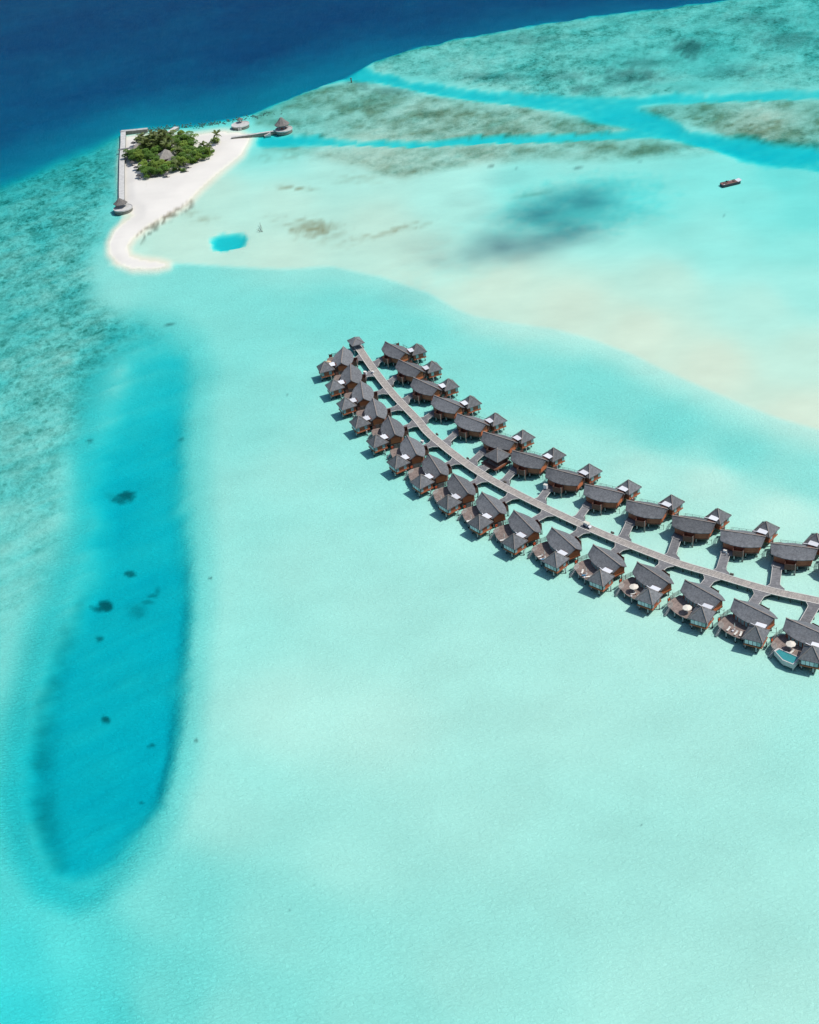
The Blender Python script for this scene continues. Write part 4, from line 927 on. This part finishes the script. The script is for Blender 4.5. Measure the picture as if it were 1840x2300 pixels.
def round_pier(name, label, c, r, zt, roof=None, stretch=1.0):
    t = thing(name, label, 'pier', (c[0], c[1], 0), 0)
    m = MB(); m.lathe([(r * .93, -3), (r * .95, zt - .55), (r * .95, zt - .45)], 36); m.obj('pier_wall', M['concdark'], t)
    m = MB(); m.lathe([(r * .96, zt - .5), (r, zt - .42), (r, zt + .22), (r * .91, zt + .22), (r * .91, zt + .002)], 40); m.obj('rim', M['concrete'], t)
    m = MB(); m.lathe([(0, zt), (r * .93, zt)], 36); m.obj('platform', M['concrete'], t)
    return t
def add_roof(t, dx, dy, r, ze, za, n=8, thick=.3, mt='thatch', zf=2.2):
    m = MB(); m.lathe([(0, za), (r * .18, za - .25), (r * .6, ze + (za - ze) * .38), (r, ze), (r * .97, ze - thick), (r * .5, ze + (za - ze) * .3)], n, (dx, dy)); m.obj('roof', M[mt], t)
    for k in range(6):
        a = k * math.pi / 3; m = MB(); m.tube((dx + r * .68 * math.cos(a), dy + r * .68 * math.sin(a), zf), (dx + r * .68 * math.cos(a), dy + r * .68 * math.sin(a), ze + .3), .11, n=6); m.obj('post', M['trunk'], t)
c = at(276.5, 466.5, 2.2)
t = round_pier('round_pier', 'round white rimmed pier with a pointed thatch roof at the lower end of the seawall', c, 5.6, 2.2)
add_roof(t, -1.2, 2.0, 4.3, 4.5, 7.4, 6)
c = at(540, 279, 2.0)
t = round_pier('round_pier', 'round white pier standing alone in the shallows without a large roof', c, 5.9, 2.0)
add_roof(t, .2, 3.2, 2.2, 4.2, 5.4, 6, .2)
m = MB(); m.box(-1.6, -.6, -6.4, -5.3, -2, 1.4); m.box(-.4, .6, -6.4, -5.3, -2, 1.4); m.obj('steps', M['concrete'], t)
c = at(637.5, 289.5, 2.0)
t = round_pier('round_pier', 'round pier under a large peaked thatch roof at the end of the stone jetty', c, 5.6, 2.0)
add_roof(t, -.6, 1.2, 4.9, 4.9, 9.2, 10, .4)
m = MB(); m.box(-1.6, -.4, -.5, .5, 2.01, 2.8); m.box(.8, 1.6, -.8, .2, 2.01, 2.7); m.obj('seat', M['wood'], t)

# island buildings
def hut(name, label, x, y, zt, hx, hy, ze, za, ang=0, ridge=0., cat='hut', mt='thatch'):
    c = W2(x, y, za); t = thing(name, label, cat, (c[0], c[1], 1.3), R(ang))
    ze -= 1.3; za -= 1.3
    m = MB(); ev = [(-hx, -hy), (hx, -hy), (hx, hy), (-hx, hy)]
    vs = [(a, b, ze) for a, b in ev] + [(-ridge, 0, za), (ridge, 0, za)] + [(a * .97, b * .97, ze - .3) for a, b in ev]
    m.add(vs, [(0, 1, 5, 4), (1, 2, 5), (2, 3, 4, 5), (3, 0, 4), (0, 6, 7, 1), (1, 7, 8, 2), (2, 8, 9, 3), (3, 9, 6, 0), (9, 8, 7, 6)]); m.obj('roof', M[mt], t)
    m = MB(); m.box(-hx * .75, hx * .75, -hy * .75, hy * .75, -.3, ze - .302); m.obj('wall', M['cushion'] if mt == 'white' else M['wood'], t); return t
hut('beach_house', 'large pointed thatch roof in the middle of the island trees', 865, 468, 9, 5.2, 5.0, 5.2, 9.8, 8, .3, mt='thatchpale')
hut('thatched_hut', 'weathered thatch hut at the upper left edge of the island trees', 410, 385, 6, 3.6, 3.2, 3.9, 6.6, 5, .8, mt='thatchpale')
hut('thatched_hut', 'small grey thatch roof half hidden right of the largest island roof', 960, 600, 6, 3.2, 2.8, 4.2, 6.4, -10, .6)
hut('service_building', 'small flat white building roof showing between the island trees', 1075, 470, 4, 2.6, 1.9, 4.4, 4.9, -12, 1.5, 'building', 'white')
hut('service_building', 'tiny white roof by the right edge of the island trees', 1335, 612, 4, 1.1, 1.0, 3.6, 3.8, -12, .8, 'building', 'white')

# thatched beach umbrellas
def beach_umbrella():
    t = thing('beach_umbrella', 'x', 'umbrella')
    m = MB(); m.tube((0, 0, -.3), (0, 0, 2.6), .07, n=6); m.obj('pole', M['trunk'], t)
    m = MB(); m.lathe([(0, 2.95), (.8, 2.6), (1.75, 2.05), (1.7, 1.93), (.7, 2.4)], 12); m.obj('canopy', M['thatchdark'], t); return t
def bed():
    t = thing('beach_lounger', 'x', 'sun lounger'); m = MB(); m.box(-.95, .95, -.4, .4, .2, .32); m.obj('frame', M['beam'], t)
    m = MB(); m.box(.25, .95, -.38, .38, 0, .08, Matrix.Translation((.05, 0, .34)) @ Matrix.Rotation(R(-25), 4, 'Y')); m.obj('backrest', M['beam'], t); return t
ub, bd = beach_umbrella(), bed()
UM = [(395, 300, 'uppermost, above the thatch hut'), (352, 355, 'just above the thatch hut'), (250, 545, 'against the seawall below the footbridge'), (300, 604, 'on the left beach beside the tree edge'), (328, 672, 'third above the lowest on the left beach'), (398, 752, 'second above the lowest on the left beach'),
      (440, 880, 'lowest of all, on the open left beach'), (690, 862, 'below the lowest tree crown'), (885, 862, 'on open sand below the trees'), (1235, 712, 'under the right tree edge'), (1190, 772, 'beside the small green bush'), (590, 612, 'in the sandy gap between the trees')]
for x, y, lb in UM:
    c = W2(x, y, 3.6); put(ub, (c[0], c[1], 1.25), random.random(), f'grey thatched beach umbrella, {lb}', 'thatched beach umbrellas')
    put(bd, (c[0] + 1.0, c[1] - .9, 1.3), R(200), f'dark beach lounger below the umbrella {lb}', 'dark beach loungers')
m = MB(); m.tube((0, 0, 0), (0, 0, 2.6), .05, n=5); m.box(-.5, .5, -1.6, -1.0, .1, .4); m.box(-1.3, -.5, -.6, -.1, .1, .4)
c = W2(575, 1080, 1.0); o = m.obj('beach_chairs', M['cushion']); o.location = (c[0], c[1], .95); tag(o, 'pale chairs around a thin pole on the open sand', 'chairs')

# ------------------------------------------------------------------ vegetation
def leaf_quads(pts, size, seed):
    g = np.random.default_rng(seed); n = len(pts)
    a = g.uniform(0, 2 * np.pi, n); tilt = g.uniform(-.9, .9, n); s = size * g.uniform(.6, 1.4, n)
    u = np.stack([np.cos(a), np.sin(a), np.sin(tilt) * .6], 1); v = np.stack([-np.sin(a), np.cos(a), g.uniform(-.7, .7, n)], 1)
    P = np.asarray(pts); V = np.stack([P - u * s[:, None] * .6, P + v * s[:, None] * .35, P + u * s[:, None] * .6, P - v * s[:, None] * .35], 1).reshape(-1, 3)
    return V, np.arange(n * 4).reshape(-1, 4)
def crown_mesh(name, r, h, n, seed, m, size):
    g = np.random.default_rng(seed); lob = [(g.normal(0, r * .42), g.normal(0, r * .42), h + g.normal(0, r * .22), r * g.uniform(.35, .6)) for _ in range(9)]
    pts = []
    for k in range(n):
        x, y, z, q = lob[g.integers(9)]; d = g.normal(size=3); d /= np.linalg.norm(d); d[2] = abs(d[2]) * .9 if g.random() < .8 else d[2]
        rr = q * g.uniform(.72, 1.08); pts.append((x + d[0] * rr, y + d[1] * rr, max(.3, z + d[2] * rr * .8)))
    V, F = leaf_quads(pts, size, seed); me = bpy.data.meshes.new(name); me.from_pydata(V.tolist(), [], F.tolist()); me.materials.append(m); return me
crowns = [crown_mesh('crown', 4.0, 3.8, 3600, 20 + k, M['leaf2'] if k in (1, 4) else M['leaf'], .42) for k in range(5)]
bushes = [crown_mesh('foliage', 1.9, 1.0, 900, 40 + k, M['leaf2'] if k % 2 else M['leaf'], .36) for k in range(3)]
tm = MB(); tm.tube((0, 0, -.4), (.2, .1, 2.2), .28, .2, 7); tm.tube((.2, .1, 2.1), (1.2, .6, 3.8), .16, .08, 5); tm.tube((.2, .1, 2.1), (-.9, .7, 3.9), .15, .07, 5); tm.tube((.2, .1, 2.1), (0, -1.1, 3.7), .15, .07, 5)
trunk_me = tm.mesh('trunk', M['trunk'])
TR = [(1010, 250, 1.0), (1095, 225, 1.1), (1195, 280, 1.2), (1275, 360, 1.1), (1180, 395, 1.2), (1085, 330, 1.1), (1290, 300, .9), (960, 320, 1), (330, 520, 1.05), (425, 550, 1.05), (350, 590, .9), (520, 490, 1), (610, 520, 1.05), (700, 490, 1), (480, 600, .85), (390, 480, .9),
      (560, 430, .9), (740, 430, .9), (650, 590, .9), (530, 700, .95), (610, 750, 1.05), (510, 780, .9), (630, 850, .9), (600, 890, .6), (720, 720, 1.15), (770, 800, .95), (850, 710, 1.05), (910, 760, .95), (700, 640, .95), (790, 640, .9), (860, 620, .8),
      (1090, 540, 1.1), (1200, 560, 1.15), (1040, 640, .95), (1150, 650, 1), (1250, 500, 1), (1330, 550, .95), (1420, 510, .9), (1490, 480, .85), (1560, 500, .8), (1460, 580, .75), (1380, 620, .7), (1300, 650, .65), (1000, 480, .8), (1150, 470, .8), (1400, 455, .7), (900, 480, .9), (1250, 430, .9), (640, 420, .9), (470, 430, .9), (930, 560, .7), (500, 335, .95), (600, 300, 1), (700, 305, 1), (800, 335, 1), (885, 310, 1), (790, 260, 1), (850, 400, .9), (560, 360, .9), (740, 370, 1)]
vert = lambda x: 'left' if x < 560 else ('middle' if x < 1000 else 'right')
def zone(x, y):
    row = 'upper' if y < 420 else ('middle' if y < 620 else 'lower'); colz = 'left' if x < 620 else ('central' if x < 960 else 'right')
    return row, colz
def zone_label(kind, x, y, L):
    z = zone(x, y); same = sorted(q[:2] for q in L if zone(q[0], q[1]) == z); i = same.index((x, y))
    return f'{kind}, {ORD[i]} from the left in the {z[0]} {z[1]} part of the island grove'
g = np.random.default_rng(3)
for k, (x, y, s) in enumerate(TR):
    c = W2(x, y, 5.2 * s); t = thing('broadleaf_tree', zone_label('green broadleaf tree', x, y, TR), 'tree', (c[0], c[1], 1.2), g.uniform(0, 6.28), 'broadleaf trees of the island grove')
    t.scale = (s, s, s * g.uniform(.8, 1.1)); link('crown', crowns[k % 5], t); link('trunk', trunk_me, t)
for k, (x, y, s, lb) in enumerate([(1045, 790, 1, 'olive green bush at the lower tree edge'), (1110, 800, .8, 'smaller olive bush just right of the olive bush below the trees'), (1180, 828, 1.1, 'small separate green bush on the sand below the trees'), (1055, 735, 1.3, 'tall yellowish bush at the lower tree edge'), (1695, 345, 1.5, 'round green bush at the foot of the lone palm'),
        (1640, 350, 1, 'smaller bush left of the round one under the lone palm'), (1620, 520, 1.1, 'green bush at the right tip of the island grove'), (1580, 560, 1.1, 'second green bush from the right tip of the island grove'), (1500, 600, 1, 'third green bush from the right tip of the island grove'), (1340, 690, 1, 'green bush at the lower right grove edge'), (1290, 690, .9, 'small green bush left of the one at the lower right grove edge'), (600, 905, .9, 'light green bush at the lowest tip of the grove'), (460, 800, 1.1, 'light green bush at the left grove edge'), (290, 560, 1.0, 'green bush at the left grove edge')]):
    c = W2(x, y, 1.8); t = thing('bush', lb, 'bush', (c[0], c[1], 1.1), g.uniform(0, 6.28), 'bushes round the island grove'); t.scale = (s, s, s); link('foliage', bushes[k % 3], t)
# coconut palms
def frond_mesh(seed):
    g_ = np.random.default_rng(seed); mb = MB(); n = 10; L = 3.9; spine = []
    for k in range(n + 1):
        u = k / n; spine.append(Vector((L * u * (1 - .12 * u), 0, .9 * u - 2.3 * u * u)))
    for k in range(n): mb.bar(spine[k], spine[k + 1], .06 * (1 - k / n) + .015)
    for k in range(1, n + 1):
        for sd_ in (-1, 1):
            for q in (0, .5):
                p = spine[k - 1].lerp(spine[k], q); wdt = 1.0 * math.sin(math.pi * min(.97, (k + q) / (n + .6))) + .15
                d = Vector((.45, sd_ * 1.0, -.45 + g_.uniform(-.15, .1))).normalized() * wdt; e = Vector((.14, 0, 0))
                mb.add([p - e, p + e, p + d + e * .4, p + d - e * .2], [(0, 1, 2, 3)])
    return mb.mesh('frond', M['palm'], recalc=False)
fronds = [frond_mesh(k) for k in range(3)]
def palm(x, y, h, label, z0=1.2, nfr=19, grp=True):
    c = W2(x, y, z0 + h); t = thing('coconut_palm', label, 'palm', (c[0] + .0, c[1], z0), g.uniform(0, 6.28), 'coconut palms on the island')
    m = MB(); lx, ly = g.uniform(-.8, .8), g.uniform(-.8, .8); p0 = Vector((lx, ly, -.4))
    for k in range(5):
        u = (k + 1) / 5; p1 = Vector((lx * (1 - u) ** 1.5, ly * (1 - u) ** 1.5, h * u)); m.tube(p0, p1, .2 - .018 * k, .2 - .018 * (k + 1), 6, caps=False); p0 = p1
    m.obj('trunk', M['trunk'], t)
    for k in range(nfr):
        f = link('frond', fronds[k % 3], t, (0, 0, h)); f.rotation_euler = (g.uniform(-.15, .15), -R(g.uniform(-22, 58)), k * 2.4 + g.uniform(-.2, .2)); s = g.uniform(.85, 1.15); f.scale = (s, s, s)
PL = ((480, 245, 8), (545, 290, 8), (640, 225, 9.5), (600, 330, 8), (700, 255, 9.5), (720, 330, 8), (830, 175, 11), (855, 235, 10), (780, 310, 8.5), (925, 300, 8), (880, 375, 8), (985, 390, 7.5), (520, 385, 7), (455, 310, 7), (650, 400, 7.5), (1085, 480, 7), (810, 250, 9), (760, 200, 9), (1060, 700, 5))
for x, y, h in PL: palm(x, y, h, zone_label('coconut palm', x, y, PL))
palm(1565, 385, 6.0, 'tall leaning palm at the right tip of the island grove', nfr=13)
palm(1490, 405, 5.0, 'shorter palm just left of the one at the grove tip', nfr=12)
palm(1697, 222, 7.0, 'lone slender palm standing clear of the grove on the beach', nfr=11)

# ------------------------------------------------------------------ barge, beacon, poles
bx, by = at(1640.5, 409.5, .8); ax, ay = at(1622, 414, .8); hd = math.atan2(by - ay, bx - ax)
t = thing('barge', 'dark flat work barge with reddish deck and white bow ramp moored in the lagoon', 'barge', (bx, by, 0), hd); t.scale = (.78, .78, .8)
m = MB(); hl = [(-6.6, -2.2), (-6.2, -2.6), (5.2, -2.6), (6.6, -2.1), (6.6, 2.1), (5.2, 2.6), (-6.2, 2.6), (-6.6, 2.2)]; m.prism([(x, y) for x, y in hl], -.5, 1.0); m.obj('hull', M['hull'], t)
m = MB(); m.prism([(x * .96, y * .93) for x, y in hl], 1.002, 1.06); m.obj('deck', M['rust'], t)
for s in (-1, 1): m = MB(); m.box(-6.1, 4.6, s * 2.5 - .08, s * 2.5 + .08, 1.0, 1.35); m.obj('bulwark', M['beam'], t)
m = MB(); m.add([(4.6, -2.3, 1.1), (7.4, -2.1, 1.75), (7.4, 2.1, 1.75), (4.6, 2.3, 1.1), (4.6, -2.3, .9), (7.4, -2.1, 1.5), (7.4, 2.1, 1.5), (4.6, 2.3, .9)], [(0, 1, 2, 3), (7, 6, 5, 4), (0, 4, 5, 1), (1, 5, 6, 2), (2, 6, 7, 3), (3, 7, 4, 0)]); m.obj('bow_ramp', M['white'], t)
for x, y, sx, sy, h, mm in ((-1.8, 1.8, .5, .4, .8, 'hull'), (.6, 1.9, .35, .3, .5, 'white'), (1.4, 1.7, .3, .3, .5, 'cream'), (-.2, .4, 1.6, .8, .25, 'rust'), (-3.6, .2, 1.0, .9, .3, 'beam'), (2.8, .2, .7, .9, .4, 'beam'), (-5.5, -2.0, .45, .3, .4, 'white')):
    m = MB(); m.box(x - sx, x + sx, y - sy, y + sy, 1.065, 1.065 + h); m.obj('deck_box', M[mm], t)
c = at(789.5, 184, 0); t = thing('beacon', 'short brown channel beacon post standing on the reef edge', 'beacon', (*c, 0))
m = MB(); m.tube((0, 0, -1.5), (0, 0, 2.2), .45, .38, 8); m.obj('post', M['trunk'], t)
m = MB(); m.lathe([(0, 2.8), (.6, 2.6), (.6, 2.3), (0, 2.205)], 8); m.obj('top_mark', M['darkwood'], t)
t = thing('fish_trap', 'thin leaning poles of a fish trap standing in the shallow flat', 'fish trap', (*at(586, 520, 0), 0))
for a, b in (((584, 500), (586, 519)), ((586, 506), (590, 521)), ((577, 516), (590, 520)), ((580, 513), (584, 521))):
    p = Vector((*at(*a, 1.5), 1.5)) - t.location; q = Vector((*at(*b, 0), -.4)) - t.location; m = MB(); m.bar(p, q, .16); m.obj('pole', M['beam'], t)
